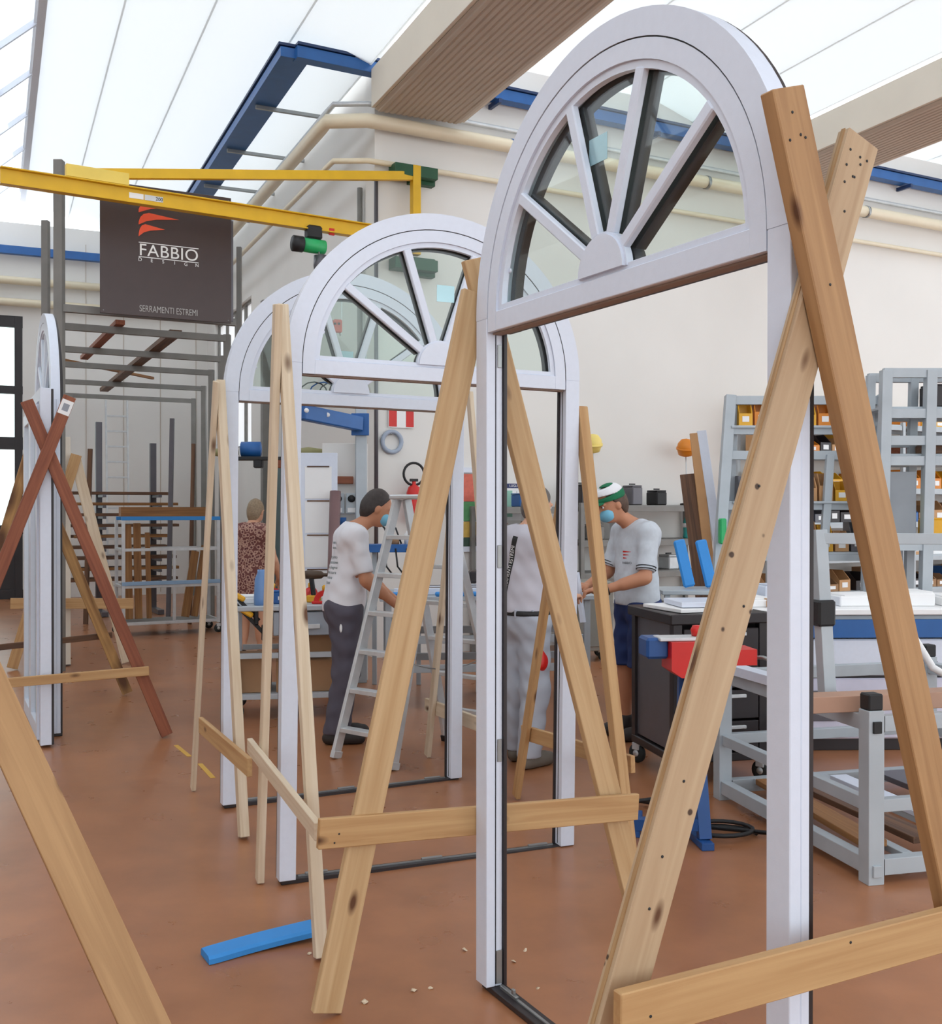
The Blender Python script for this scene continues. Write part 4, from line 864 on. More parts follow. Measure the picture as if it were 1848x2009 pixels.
# prohibition sign
p, t = wthing('prohibition_sign', 'round red-rimmed prohibition sign on the wall, behind the thick right brace', 'sign', 1659, 672)
box('sign_plate', p, (.26, .006, .34), m_paper, t, WRZ, 0); tube('red_ring', [p+V((0, 0, .04))+WBN*.008+WB*.1*math.cos(k*.2618)+V((0, 0, .1*math.sin(k*.2618))) for k in range(24)], .013, m_red_p, t, 6, True); bar('red_slash', p+WB*-.07+V((0, 0, .11))+WBN*.008, p+WB*.07+V((0, 0, -.03))+WBN*.008, .02, .006, m_red_p, t, WBN); text('caption', 'NO', .06, m_ink, t, face_mtx(p+V((0, 0, -.14))+WBN*.005, WB), .0005)
# ------------------------------------------------------------------ centre workbench behind the ladder
co = V((-0.70, 8.35, 0)); ce_ = V((0.975, 0.10, 0)).normalized(); cn = V((-ce_.y, ce_.x, 0)); crz = math.atan2(ce_.y, ce_.x)
def cl(x, y, z): return co+ce_*x+cn*y+V((0, 0, z))
cw = thing('assembly_bench', 'long white-railed assembly bench with blue pads behind the stepladder', 'workbench', co)
for x in (.05, .85, 1.65):
    for y in (.05, .75): bar('leg', cl(x, y, 0), cl(x, y, .86), .05, .05, m_cart, cw, ce_)
for z in (.32, .55):
    for y in (.05, .75): bar('rail', cl(.08, y, z), cl(1.62, y, z), .04, .06, m_cart, cw)
for x in (.05, .85, 1.65): bar('cross_rail', cl(x, .08, .84), cl(x, .72, .84), .05, .05, m_cart, cw)
box('bench_top', cl(.85, .4, .88), (1.74, .82, .035), m_cart, cw, crz)
for x0, x1, y in ((.02, .34, .03), (.42, .95, .03), (1.0, 1.5, .06)): bar('blue_pad', cl(x0, y, .915), cl(x1, y, .915), .07, .035, m_ltblue, cw, (0, 0, 1), .01)
box('tool_drawer', cl(.16, .3, .62), (.26, .5, .22), plain('drawer_dark', (120, 126, 130), .4), cw, crz, .006); box('tool_drawer_pull', cl(.16, .045, .66), (.2, .02, .03), m_blue, cw, crz)
for i in range(5):
    y = .2+i*.11; o = bar('white_profile', cl(.1+.1*i, y, .925), cl(1.6-.05*i, y, .925), .07, .05, m_white if i % 2 == 0 else m_dkpanel)
    tag(o, ['nearest white window profile lying on the assembly bench', 'dark profile behind the nearest white one on the assembly bench', 'middle white window profile on the assembly bench', 'second dark profile on the assembly bench', 'rearmost white window profile on the assembly bench'][i], 'profile', 'profiles on the assembly bench')
# dark machine head on the bench and blue rail
mh = cl(1.15, .62, .955); t = thing('profile_machine', 'dark machine with a grey motor behind the stacked profiles', 'machine', mh)
box('machine_bed', mh+V((0, .15, .05)), (.8, .16, .1), m_dark, t, crz, .01); lathe('motor', [(0, -.12), (.06, -.12), (.06, .1), (.03, .13), (0, .13)], m_dkpanel, t, mh+V((.1, .15, .165)), Matrix.Rotation(math.pi/2, 4, 'Y')); box('guard', mh+V((-.12, .15, .2)), (.1, .1, .2), m_cart, t, crz+.1, .02)
p = at(778, 1075, 9.6); t = thing('blue_shelf', 'blue shelf with cables behind the stepladder', 'shelf', (p.x, p.y, 0))
box('shelf_board', p, (.5, .25, .07), m_blue, t, .1); 
for x in (-.2, .2): bar('shelf_leg', (p.x+x, p.y, 0), (p.x+x, p.y, p.z-.036), .04, .04, m_cart, t, (1, 0, 0))
for k in range(2): tube('cable', [p+V((-.05+k*.1, -.1, .04)), p+V((-.1+k*.1, -.1, .18)), p+V((-.18+k*.08, -.08, .26))], .008, m_capblk, t, 6)
for k in range(3): tube('cable_drop', [p+V((-.1+k*.1, -.13, .0)), p+V((-.08+k*.1, -.15, -.16)), p+V((-.02+k*.1, -.14, -.24))], .008, m_capblk, t, 6)
for i, (x, s, m, lab) in enumerate(((.12, (.1, .08, .12), m_paper, 'white jar on the blue shelf'), (.2, (.06, .08, .09), m_dark, 'dark tin on the blue shelf'), (-.02, (.09, .08, .06), m_card, 'small brown box on the blue shelf'))):
    r_ = s[0]/2; o = lathe('jar', [(0, 0), (r_, 0), (r_, s[2]*.8), (r_*.7, s[2]*.9), (r_*.7, s[2]), (0, s[2])], m, None, p+V((x, 0, .035)), None, 12); tag(o, lab, 'jar')
# cartons in view right of the plank, tan
p = cl(1.0, 1.3, 0); t = thing('storage_shelf', 'grey wall shelf loaded with boxes between the stepladder and the grey worker', 'shelf', p)
# ------------------------------------------------------------------ shelving along wall_right
def shelf_unit(s0, s1, off, zs_, label, mat=m_cart, depth=.45, top=2.3):
    root = thing('shelving_unit', label, 'shelf', K+WB*s0+WBN*off)
    for s in (s0, s1):
        for o_ in (off, off+depth): p = K+WB*s+WBN*o_; bar('upright', p, p+V((0, 0, top)), .05, .05, mat, root, WB)
    for z in zs_:
        c = K+WB*(s0+s1)/2+WBN*(off+depth/2)+V((0, 0, z)); box('shelf_board', c, (s1-s0-.055, depth, .03), mat, root, WRZ)
        for o_ in (off+.0, off+depth): bar('shelf_lip', K+WB*(s0+.03)+WBN*o_+V((0, 0, z-.03)), K+WB*(s1-.03)+WBN*o_+V((0, 0, z-.03)), .03, .06, mat, root)
    return root
bpy.data.objects.remove(t)
shelf_unit(1.15, 2.05, .06, (.5, .9, 1.28, 1.6), 'low grey shelf against the wall left of the grey-haired worker', m_greypaint, .4, 1.62)
shelf_unit(2.3, 4.15, .06, (.45, .85, 1.22, 1.62), 'workshop shelf with bottles behind the worker in grey polo', m_greypaint, .45, 1.66)
shelf_unit(5.0, 7.4, .06, (.5, .95, 1.4, 1.85, 2.3, 2.7), 'tall grey shelving full of yellow bins along the right wall', m_cart, .55, 2.75)
shelf_unit(7.6, 10.0, .06, (.5, .95, 1.4, 1.85, 2.3, 2.7), 'farther tall grey shelving full of bins at the right edge', m_cart, .55, 2.75)
mats_b = [m_plastic_y, m_orange, m_plastic_y, m_tan, m_card, m_red, m_dark, m_dkpanel, m_blue, m_paper]
cnames = {m_plastic_y: 'yellow', m_orange: 'orange', m_tan: 'tan', m_card: 'brown', m_red: 'red-brown', m_dark: 'black', m_dkpanel: 'grey', m_blue: 'blue', m_paper: 'white', m_green: 'green', m_alu: 'silver'}
def binbox(p, sx, sy, sz, mat, label, group, rz=WRZ):
    R = Matrix.Rotation(rz, 4, 'Z'); a_, c_, h = sx/2, sy/2, sz; t_ = .008
    # open-fronted bin: tapered tray with a lowered front edge
    out = [(-a_, -c_, 0), (a_, -c_, 0), (a_, c_, 0), (-a_, c_, 0), (-a_, -c_, h*.55), (a_, -c_, h*.55), (a_, c_, h), (-a_, c_, h), (-a_, -c_*.3, h), (a_, -c_*.3, h)]
    inn = [(-a_+t_, -c_+t_, t_), (a_-t_, -c_+t_, t_), (a_-t_, c_-t_, t_), (-a_+t_, c_-t_, t_), (-a_+t_, -c_+t_, h*.55), (a_-t_, -c_+t_, h*.55), (a_-t_, c_-t_, h), (-a_+t_, c_-t_, h), (-a_+t_, -c_*.3, h), (a_-t_, -c_*.3, h)]
    fs = [(0, 1, 2, 3), (0, 1, 5, 4), (1, 2, 6, 9, 5), (2, 3, 7, 6), (3, 0, 4, 8, 7)]
    fs2 = [tuple(i+10 for i in f[::-1]) for f in fs]; rim_ = [4, 5, 9, 6, 7, 8]; rf = [(rim_[i], rim_[(i+1) % 6], rim_[(i+1) % 6]+10, rim_[i]+10) for i in range(6)]
    o = thing('storage_bin', label, 'bin', p, group)
    pydata('bin_shell', out+inn, fs+fs2+rf, mat, o, Matrix.Translation(p) @ R)
    link('label_card', box_mesh(sx*.5, .002, sz*.25, 0), m_paper, o, Matrix.Translation(p) @ R @ Matrix.Translation((0, -c_-.0012, sz*.3)))
    box('contents', p+V((0, 0, t_+sz*.22)), (sx*.8, sy*.8, sz*.4), m_dkpanel if mat != m_dark else m_tan, o, rz, .01)
cnt = {}
LV = {.95: 'second shelf up', 1.4: 'third shelf up', 1.85: 'fourth shelf up', 2.3: 'fifth shelf up', 2.7: 'top shelf', .5: 'lowest shelf'}
ordw = ['first', 'second', 'third', 'fourth', 'fifth', 'sixth', 'seventh', 'eighth', 'ninth']
for (s0, s1, unit) in ((5.05, 7.3, 'yellow-bin shelving'), (7.65, 9.9, 'farthest right shelving')):
    for z in (.95, 1.4, 1.85, 2.3, 2.7, .5):
        s = s0; i = 0
        while s < s1-.25 and i < 9:
            w = .17+random.random()*.12; h = .16+random.random()*.14; m = random.choice(mats_b[:3] if z in (1.85, 2.7) else mats_b)
            p = K+WB*(s+w/2)+WBN*.33+V((0, 0, z+.0155)); binbox(p, w, .36, h, m, '%s bin, %s from the left on the %s of the %s' % (cnames[m], ordw[i], LV[z], unit), 'bins on the shelving')
            s += w+.02+(random.random()*.12 if i % 3 == 2 else 0); i += 1
# bottles and boxes on the workshop shelf behind the polo worker
def bottle(p, r, h, mat, label, cap=m_blue):
    t = thing('plastic_bottle', label, 'bottle', p); lathe('bottle_body', [(0, 0), (r*.9, 0), (r, .01), (r*.93, h*.2), (r, h*.35), (r*.95, h*.6), (r*.4, h*.85), (r*.36, h*.93), (0, h*.93)], mat, t, p, None, 14); lathe('bottle_cap', [(0, h*.93), (r*.42, h*.93), (r*.42, h), (0, h)], cap, t, p, None, 12); lathe('bottle_band', [(r*1.0, h*.4), (r*1.01, h*.4), (r*1.01, h*.55), (r*1.0, h*.55)], m_paper, t, p, None, 14)
pbt = K+WB*3.93+WBN*.36+V((0, 0, 1.2355)); bottle(pbt, .05, .33, plain('teal_bottle', (54, 156, 150), .15), 'teal plastic water bottle on the shelf right of the polo worker')
for i in range(8):
    s = 2.45+i*.18; z = (1.6355, 1.2355)[i % 2] if i != 7 else .8655
    m = [m_dark, m_greypaint, m_card, m_paper, m_dkpanel, m_tan, m_capblk, m_alu][i]
    toolp = K+WB*s+WBN*.28+V((0, 0, z)); t = thing('machine_part', '%s on the %s shelf behind the polo worker' % (['black toolbox', 'grey junction box', 'brown carton', 'white packet', 'dark motor case', 'tan crate', 'black tool case', 'silver tin'][i], 'upper' if z > 1.5 else 'middle' if z > 1.2 else 'lower'), 'box', toolp)
    hh = .1+.12*random.random(); box('case_body', toolp+V((0, 0, hh/2)), (.15, .22, hh), m, t, WRZ, .012); box('case_lid', toolp+V((0, 0, hh+.011)), (.14, .2, .02), m, t, WRZ, .005); bar('case_handle', toolp+V((0, 0, hh+.035))-WB*.04, toolp+V((0, 0, hh+.035))+WB*.04, .02, .015, m_capblk, t)
for i in range(6):
    s = 1.25+i*.13; z = (1.6155, 1.2955, .9155)[i % 3]; toolp = K+WB*s+WBN*.25+V((0, 0, z)); m = [m_plastic_y, m_red, m_alu, m_blue, m_card, m_dkpanel][i]
    t = thing('supply_box', '%s supply box on the low wall shelf left of the grey-haired worker' % cnames[m], 'box', toolp); hh = .12+.03*i/6
    box('case_body', toolp+V((0, 0, hh/2)), (.10, .2, hh), m, t, WRZ, .008); box('case_lid', toolp+V((0, 0, hh+.008)), (.105, .205, .014), m, t, WRZ, .003)
# lamps with yellow and orange shades
def work_lamp(px, py, d, mat, label, zbase):
    p = at(px, py, d); t = thing('work_lamp', label, 'lamp', (p.x, p.y, zbase))
    lathe('base', [(0, 0), (.07, 0), (.07, .02), (.02, .03), (0, .03)], m_dark, t, (p.x, p.y, zbase)); tube('stem', [(p.x, p.y, zbase+.02), (p.x+.01, p.y, (zbase+p.z)/2), (p.x, p.y, p.z-.06)], .008, m_alu, t, 6)
    lathe('shade', [(.03, -.10), (.085, -.08), (.11, 0), (.10, .06), (.06, .11), (.0, .125)], mat, t, p, Matrix.Rotation(.3, 4, 'X'), 16); lathe('shade_rim', [(.10, -.012), (.117, -.012), (.117, .012), (.10, .012)], mat, t, p, Matrix.Rotation(.3, 4, 'X'), 16)
q = K+WB*2.63+WBN*.25; work_lamp(924+FPX*q.x/q.y, 872, q.y, plain('pale_yellow_shade', (238, 214, 120), .4), 'pale yellow work lamp above the green and white cap', 1.636)
q = K+WB*4.0+WBN*.25; work_lamp(924+FPX*q.x/q.y, 880, q.y, m_orange, 'orange work lamp on a thin stem left of the tall rack', 1.636)
# ------------------------------------------------------------------ right side: steel cart, vise stand, dark trolley, machine bench, glass rack
ct = V((1.71, 4.52, 0)); e1 = V((-0.24, 0.97, 0)).normalized(); e2 = V((e1.y, -e1.x, 0)); crz2 = math.atan2(e2.y, e2.x)
sc_ = thing('steel_cart', 'pale grey steel frame cart with black end caps on the floor at right', 'cart', ct)
def cc(x, y, z): return ct+e2*x+e1*y+V((0, 0, z))
CL, CWd, pw_ = 1.30, 1.35, 0.075
for x in (0, CL):
    for y in (0, CWd):
        bar('post', cc(x, y, 0.0), cc(x, y, .74), pw_, pw_, m_cart, sc_, e2)
        box('end_cap', cc(x, y, .775), (.07, .07, .07), m_capblk, sc_, crz2, .006)
        for z in (.07, .68): box('joint_cap', cc(x+.041, y-.0, z), (.012, .06, .07), m_capblk, sc_, crz2, .002); box('joint_cap', cc(x, y-.042, z-.01), (.04, .012, .05), m_capblk if z > .3 else m_cart, sc_, crz2, .002)
for z, w in ((.07, .07), (.33, .055), (.68, .065)):
    for x in (0, CL): bar('rail', cc(x, pw_/2, z), cc(x, CWd-pw_/2, z), w*.8, w, m_cart, sc_)
    for y in (0, CWd): bar('rail', cc(pw_/2, y, z), cc(CL-pw_/2, y, z), w*.8, w, m_cart, sc_)
for i in range(3): bar('cross_bar', cc(.2+.4*i, .03, .09), cc(.2+.4*i, CWd-.03, .09), .05, .03, m_cart, sc_)
for x, y in ((.0, .33), (.62, .1)): bar('upright', cc(x, y, .715), cc(x-.02, y+.05, 1.50), .06, .06, m_cart, sc_, e2); box('clamp', cc(x-.012, y+.025, 1.12), (.09, .09, .12), m_capblk, sc_, crz2, .01)
bar('tie', cc(-.02, .38, 1.46), cc(.6, .15, 1.46), .05, .05, m_cart, sc_)
def cboard(x0, x1, y0, y1, z, w, th, mat, label, cat='board'):
    o = bar('cart_board', cc(x0, y0, z+th/2), cc(x1, y1, z+th/2), w, th, mat); return tag(o, label, cat)
cboard(-.35, 1.5, .16, .10, .7135, .12, .07, plain('pinkish_board', (176, 138, 116), .6), 'pinkish square beam lying across the steel cart')
cboard(.1, .18, .12, 1.2, .106, .12, .03, m_oak, 'brown board on the bottom rails of the steel cart')
cboard(.36, .34, .12, 1.25, .106, .13, .03, m_brown, 'dark brown board beside the brown one on the steel cart')
cboard(.62, .62, .1, 1.2, .106, .1, .025, m_white, 'white profile on the bottom rails of the steel cart')
cboard(.95, .95, .1, 1.2, .106, .2, .03, m_dkpanel, 'grey slab on the bottom rails of the steel cart')
cboard(-.0, -.02, .72, 1.3, .7135, .08, .05, m_white, 'short white profile on the upper left rail of the steel cart')
hs = thing('air_hose', 'white air hose sagging at the right edge behind the thick brace', 'hose', at(1762, 1180, 5.2))
tube('hose_body', [at(1762, 1178, 5.4), at(1790, 1245, 5.3), at(1830, 1310, 5.2), at(1900, 1350, 5.2), at(1960, 1300, 5.3), cc(1.3, .3, .75)], .018, m_paper, hs, 8); lathe('coupling', [(0, -.02), (.03, -.02), (.03, .04), (0, .04)], m_alu, hs, at(1763, 1180, 5.4))
bar('hose_stand', at(1762, 1178, 5.4)-V((0, 0, .0)), V((at(1762, 1178, 5.4).x, 5.4, .72)), .02, .02, m_dkpanel, hs, (1, 0, 0))
# vise on a blue stand
vf = ground(1388, 1662); vb = V((vf.x-.06, vf.y+.0, 0))
vs2 = thing('vise_stand', 'red vise machine on a blue steel stand beside the plywood brace', 'vise', vf)
m_stand = plain('stand_blue', (30, 78, 140), .45)
top = at(1358, 1325, 5.12)
bar('leg', V((vf.x-.01, vf.y+.02, .035)), V((top.x, top.y, top.z)), .06, .06, m_stand, vs2, (0, 1, 0)); fl2 = ground(1243, 1640)
bar('leg', V((vf.x-.06, vf.y+.36, .035)), V((top.x-.03, top.y+.06, top.z)), .05, .05, m_stand, vs2, (0, 1, 0))
bar('foot_bar', V((fl2.x, fl2.y, .06)), V((vf.x-.03, vf.y+.03, .10)), .06, .055, m_stand, vs2); bar('foot_plate', V((vf.x-.01, vf.y-.06, .018)), V((vf.x-.06, vf.y+.42, .018)), .06, .034, m_stand, vs2)
bar('foot_plate', V((fl2.x, fl2.y-.03, .018)), V((fl2.x+.07, fl2.y+.32, .018)), .05, .034, m_stand, vs2)
rb = at(1375, 1290, 5.1); R_ = .12
prism('red_body', [(-.17, -.05), (-.12, -.085), (.06, -.085), (.13, -.03), (.25, -.03), (.25, .045), (.10, .045), (.08, .085), (-.17, .085)], -.08, .08, m_red_p, vs2, Matrix.Translation(rb) @ Matrix.Rotation(R_, 4, 'Z'))
box('blue_jaw', rb+V((-.225, .02, .05)), (.11, .15, .10), m_stand, vs2, R_, .012); box('jaw_plate', rb+V((-.05, 0, .095)), (.34, .12, .018), m_alu, vs2, R_, .004); lathe('red_knob', [(0, 0), (.025, 0), (.03, .03), (.02, .05), (0, .05)], m_red_p, vs2, rb+V((-.02, 0, .105))); tube('crank', [rb+V((.25, 0, 0)), rb+V((.30, 0, 0)), rb+V((.31, -.08, 0))], .01, m_steel, vs2, 6)
# coil of dark hose on the floor
cp = ground(1420, 1640); o = tube('floor_cable', [cp+V((.16*math.cos(t)*(1-.02*t), .10*math.sin(t), .012+.004*t)) for t in [i*.35 for i in range(28)]]+[cp+V((.30, -.05, .02)), cp+V((.18, -.24, .02))], .011, m_capblk, None, 6); tag(o, 'coiled dark cable on the floor behind the blue stand', 'cable')
cp2 = ground(1268, 1600); cl_ = tube('cable_coil', [cp2+V((.09*math.cos(t), .05*math.sin(t), .03+.01*t)) for t in [i*.4 for i in range(18)]], .012, m_capblk, None, 6); tag(cl_, 'small black cable coil on the foot of the blue stand', 'cable')
cl_.matrix_basis.translation += V((0, .12, -.018))
# dark wheeled cabinet
p0, p1 = ground(1238, 1494), ground(1312, 1540); d1 = (p1-p0).normalized(); d1 = V((d1.x, d1.y, 0)).normalized(); d2 = V((-d1.y, d1.x, 0)); LL = (p1-p0).length+.06
dk = thing('wheeled_cabinet', 'dark wheeled cabinet with grey panel behind the red vise', 'cabinet', p0); krz = math.atan2(d1.y, d1.x)
def kk(x, y, z): return p0+d1*x+d2*y+V((0, 0, z))
KH = .98
for x in (.03, LL-.03):
    for y in (.03, .57): bar('corner_post', kk(x, y, .13), kk(x, y, KH-.05), .055, .055, m_dark, dk, d1); caster(dk, kk(x, y, 0), .06, krz+.5)
box('top', kk(LL/2, .3, KH-.02), (LL+.03, .64, .06), m_dark, dk, krz, .006); box('bottom', kk(LL/2, .3, .155), (LL, .6, .05), m_dark, dk, krz, .006)
box('side_panel', kk(LL/2, .028, .56), (LL-.12, .02, .74), m_dkpanel, dk, krz); box('side_panel', kk(LL/2, .572, .56), (LL-.12, .02, .74), m_dkpanel, dk, krz)
for i in range(4): d_ = box('drawer', kk(LL-.012, .3, .28+i*.18), (.03, .47, .165), m_dark, dk, krz); box('drawer_pull', kk(LL+.012, .3, .33+i*.18), (.02, .3, .02), m_alu, d_, krz)
box('side_panel', kk(.012, .3, .56), (.02, .47, .74), m_dkpanel, dk, krz)
# white sheets and clutter on the cabinet
o = box('cover_sheet', kk(.36, .28, KH+.012+.012), (.42, .5, .022), m_paper, None, krz+.15); tag(o, 'white sheet lying on the dark wheeled cabinet', 'sheet')
o = box('cover_sheet', kk(.40, .32, KH+.012+.024+.018), (.34, .42, .03), m_white, None, krz-.1); tag(o, 'smaller white sheet stacked on the one on the dark cabinet', 'sheet')
# machine bench with blue band
mo = V((1.68, 6.92, 0)); me1 = V((1.0, 0.03, 0)).normalized(); me2 = V((-me1.y, me1.x, 0)); mrz = math.atan2(me1.y, me1.x)
def mm(x, y, z): return mo+me1*x+me2*y+V((0, 0, z))
mb = thing('machine_bench', 'white machine bench with a blue band seen between plywood brace and right jamb', 'machine', mo)
m_lil = plain('lilac_white', (206, 206, 224), .45)
box('base', mm(.95, .35, .28), (1.9, .66, .4), m_lil, mb, mrz, .01); box('plinth', mm(.95, .35, .04), (1.8, .6, .08), m_dark, mb, mrz)
box('mid_body', mm(.95, .35, .62), (1.94, .7, .24), m_white, mb, mrz, .01); box('recess', mm(.95, .35, .49), (1.86, .62, .02), m_dark, mb, mrz)
box('blue_band', mm(.95, .0-.008, .81), (1.94, .02, .12), m_blue, mb, mrz); box('upper_body', mm(.95, .36, .82), (1.92, .68, .15), m_cart, mb, mrz); box('bench_top', mm(.95, .35, .92), (2.0, .76, .04), m_paper, mb, mrz, .006)
for x in (.2, .6): box('vent_grille', mm(x, -.002+.02, .3), (.25, .012, .2), m_dkpanel, mb, mrz)
for i, (x, y, s, m, lab) in enumerate(((.2, .3, (.3, .4, .05), m_paper, 'white sheet pile at the left of the machine bench'), (.5, .5, (.28, .25, .12), m_white, 'white box at the back of the machine bench'), (.62, .15, (.2, .2, .04), m_blue, 'blue folded cloth on the machine bench'), (.95, .3, (.34, .3, .07), m_paper, 'white carton lid in the middle of the machine bench'), (1.3, .3, (.3, .32, .09), m_paper, 'white carton on the right of the machine bench'), (.36, .12, (.16, .1, .05), m_tan, 'tan block at the front of the machine bench'), (1.65, .3, (.28, .4, .06), m_paper, 'white sheets at the right end of the machine bench'))):
    c = mm(x, y, .9405); r = thing('bench_clutter', lab, 'box', c); box('body', c+V((0, 0, s[2]/2)), s, m, r, mrz+.2*math.sin(i*3), .008); box('top_sheet', c+V((0, 0, s[2]+.004)), (s[0]*.9, s[1]*.85, .006), m, r, mrz+.2*math.sin(i*3)+.12, 0)
# leaning sticks and blue bags left of the rack
for i, (xa, ya, xb, yb, m, lab) in enumerate(((1362, 850, 1392, 1110, m_tan, 'slim tan board leaning left of the grey rack'), (1376, 845, 1412, 1090, m_white, 'white board leaning left of the grey rack'), (1352, 930, 1375, 1110, m_brown, 'broad brown board leaning left of the grey rack'))):
    b_ = at(xb, yb, 9.02); a_ = at(xa, ya, 9.15); k = a_.z/(a_.z-b_.z); f = a_+(b_-a_)*k
    o = bar('leaning_board', a_, V((f.x, f.y, .01)), .08 if i != 2 else .16, .02, m, None, (0, 1, 0)); tag(o, lab, 'board')
for i, (x, y, lab) in enumerate(((1345, 1060, 'left blue foam sleeve standing before the leaning boards'), (1388, 1070, 'right blue foam sleeve standing before the leaning boards'))):
    p = at(x, y, 7.9); tag(bar('foam_sleeve', V((p.x+.03, p.y, 1.012)), V((p.x-.04, p.y+.06, 1.36)), .085, .04, m_ltblue, None, (0, 1, 0), .012), lab, 'foam sleeve')
tb = at(1368, 1150, 7.9); st = thing('side_table', 'small grey side table behind the red vise, holding blue foam sleeves', 'table', (tb.x, 7.9, 0))
box('table_top', (tb.x, 7.9, .985), (.6, .45, .03), m_cart, st)
for x in (-.26, .26):
    for y in (-.19, .19): bar('leg', (tb.x+x, 7.9+y, 0), (tb.x+x, 7.9+y, .97), .04, .04, m_cart, st, (1, 0, 0))
# glass transport rack, two leaning sides with shelves and bins
gr = thing('glass_rack', 'pale grey slanted transport rack with bins behind the right jamb', 'rack', at(1400, 1300, 8.4)); gy = 8.45
gx0, gx1 = (1392-924)/FPX*gy, (1690-924)/FPX*gy
for gx in (gx0, gx1):
    bar('slant_post', V((gx-.06, gy-.22, .0)), V((gx+.17, gy+.02, 2.5)), .08, .08, m_cart, gr, (1, 0, 0)); bar('back_post', V((gx+.2, gy+.36, 0)), V((gx+.2, gy+.06, 2.5)), .07, .07, m_cart, gr, (1, 0, 0)); bar('foot', V((gx-.06, gy-.22, .05)), V((gx+.2, gy+.36, .05)), .07, .07, m_cart, gr)
    box('green_clip', V((gx+.055, gy-.20, 1.42)), (.05, .08, .2), m_green2, gr, 0, .01)
gs = []
for z in (2.46, 2.22, 2.02, 1.62, 1.22, .5):
    f = z/2.5; y = gy-.22+.24*f; bar('rail', V((gx0-.06+.23*f+.04, y, z)), V((gx1-.06+.23*f-.04, y, z)), .05, .07, m_cart, gr)
    y2 = gy+.36-.3*f; bar('rail', V((gx0+.24, y2, z)), V((gx1+.16, y2, z)), .05, .05, m_cart, gr)
for x in (.34, .66): bar('inner_post', V((gx0+x*(gx1-gx0), gy-.19, .5)), V((gx0+x*(gx1-gx0)+.14, gy-.06, 2.02)), .06, .05, m_cart, gr, (0, 1, 0))
for z, n in ((2.255, 'upper'), (1.655, 'middle'), (1.255, 'lower')):
    box('shelf_board', V(((gx0+gx1)/2+.12, gy+.02, z-.01)), (gx1-gx0-.08, .30 if z < 2 else .16, .02), m_cart, gr)
    for i in range(8):
        w = (gx1-gx0-.2)/8; m = random.choice([m_plastic_y, m_plastic_y, m_orange, m_tan, m_dkpanel, m_red, m_paper, m_blue] if z > 1.4 else [m_tan, m_card, m_red, m_dkpanel, m_blue, m_plastic_y])
        binbox(V((gx0+.22+w*(i+.5), gy+.05, z+.0005)), w*.86, .19 if z < 2 else .14, .16+.08*random.random(), m, '%s bin, %s from the left on the %s shelf of the slanted rack' % (cnames[m], ordw[i], n), 'bins on the slanted rack', 0.0)
# second tall grey frame at the right edge
g2 = thing('steel_rack', 'tall grey steel rack with dark boxes at the right edge of the picture', 'rack', at(1780, 1300, 7.85)); hy = 7.85
x0, x1 = (1722-924)/FPX*hy, (1722-924)/FPX*hy+1.5
for x in (x0, x0+.33, x1):
    bar('post', V((x, hy, 0)), V((x+.06, hy, 2.62)), .075, .075, m_cart, g2, (1, 0, 0)); bar('post', V((x, hy+.3, 0)), V((x+.06, hy+.3, 2.62)), .06, .06, m_cart, g2, (1, 0, 0))
for z in (2.6, 2.30, 2.10, 1.95, 1.32, .4):
    for y in (hy, hy+.3): bar('rail', V((x0+.04, y, z)), V((x1-.02, y, z)), .05, .07, m_cart, g2)
    if z in (2.30, 1.95, 1.32, .4): box('shelf_board', V(((x0+x1)/2, hy+.15, z+.045)), (x1-x0-.08, .24, .02), m_cart, g2)
box('grey_door', V((x0+.19, hy+.02, 1.62)), (.2, .02, .5), plain('rack_panel', (136, 142, 148), .5), g2)
for i, (x, z, s, m, lab) in enumerate(((.5, 2.355, (.18, .2, .16), m_dark, 'black box high on the right-edge rack'), (.80, 2.355, (.2, .2, .1), m_dkpanel, 'grey box high on the right-edge rack'), (.5, 2.005, (.24, .2, .07), m_brown, 'brown tray on the right-edge rack'), (.85, 2.005, (.2, .2, .08), m_tan, 'tan box on the right-edge rack'), (.2, 1.375, (.11, .12, .32), plain('bright_yellow', (240, 220, 20), .4), 'bright yellow canister on the right-edge rack'), (.5, 1.375, (.2, .2, .14), m_plastic_y, 'yellow bin box on the right-edge rack'), (.8, 1.375, (.22, .2, .2), m_blue, 'blue box on the right-edge rack'))):
    c = V((x0+x, hy+.15, z+.0005)); r = thing('stored_box', lab, 'box', c); box('body', c+V((0, 0, s[2]/2)), s, m, r, 0, .008); box('lid', c+V((0, 0, s[2]+.006)), (s[0]*.92, s[1]*.92, .012), m, r, 0, .003)
# small cabinet on casters beyond the polo worker, and spotted tables
cb2 = ground(1150, 1292); cq = thing('tool_cabinet', 'low grey tool cabinet on casters beyond the middle frame right jamb', 'cabinet', cb2)
box('cabinet_body', cb2+V((0, 0, .47)), (.44, .5, .72), plain('cab_grey', (150, 148, 140), .5), cq, .2, .01); box('cabinet_door', cb2+V((.05, -.258, .45)), (.34, .02, .58), plain('cab_door', (128, 128, 122), .5), cq, .2, .005); box('brown_side', cb2+V((-.26, -.02, .47)), (.04, .44, .7), m_brown, cq, .2)
for x in (-.16, .16):
    for y in (-.18, .18): caster(cq, cb2+V((x, y, 0)), .055, .2)

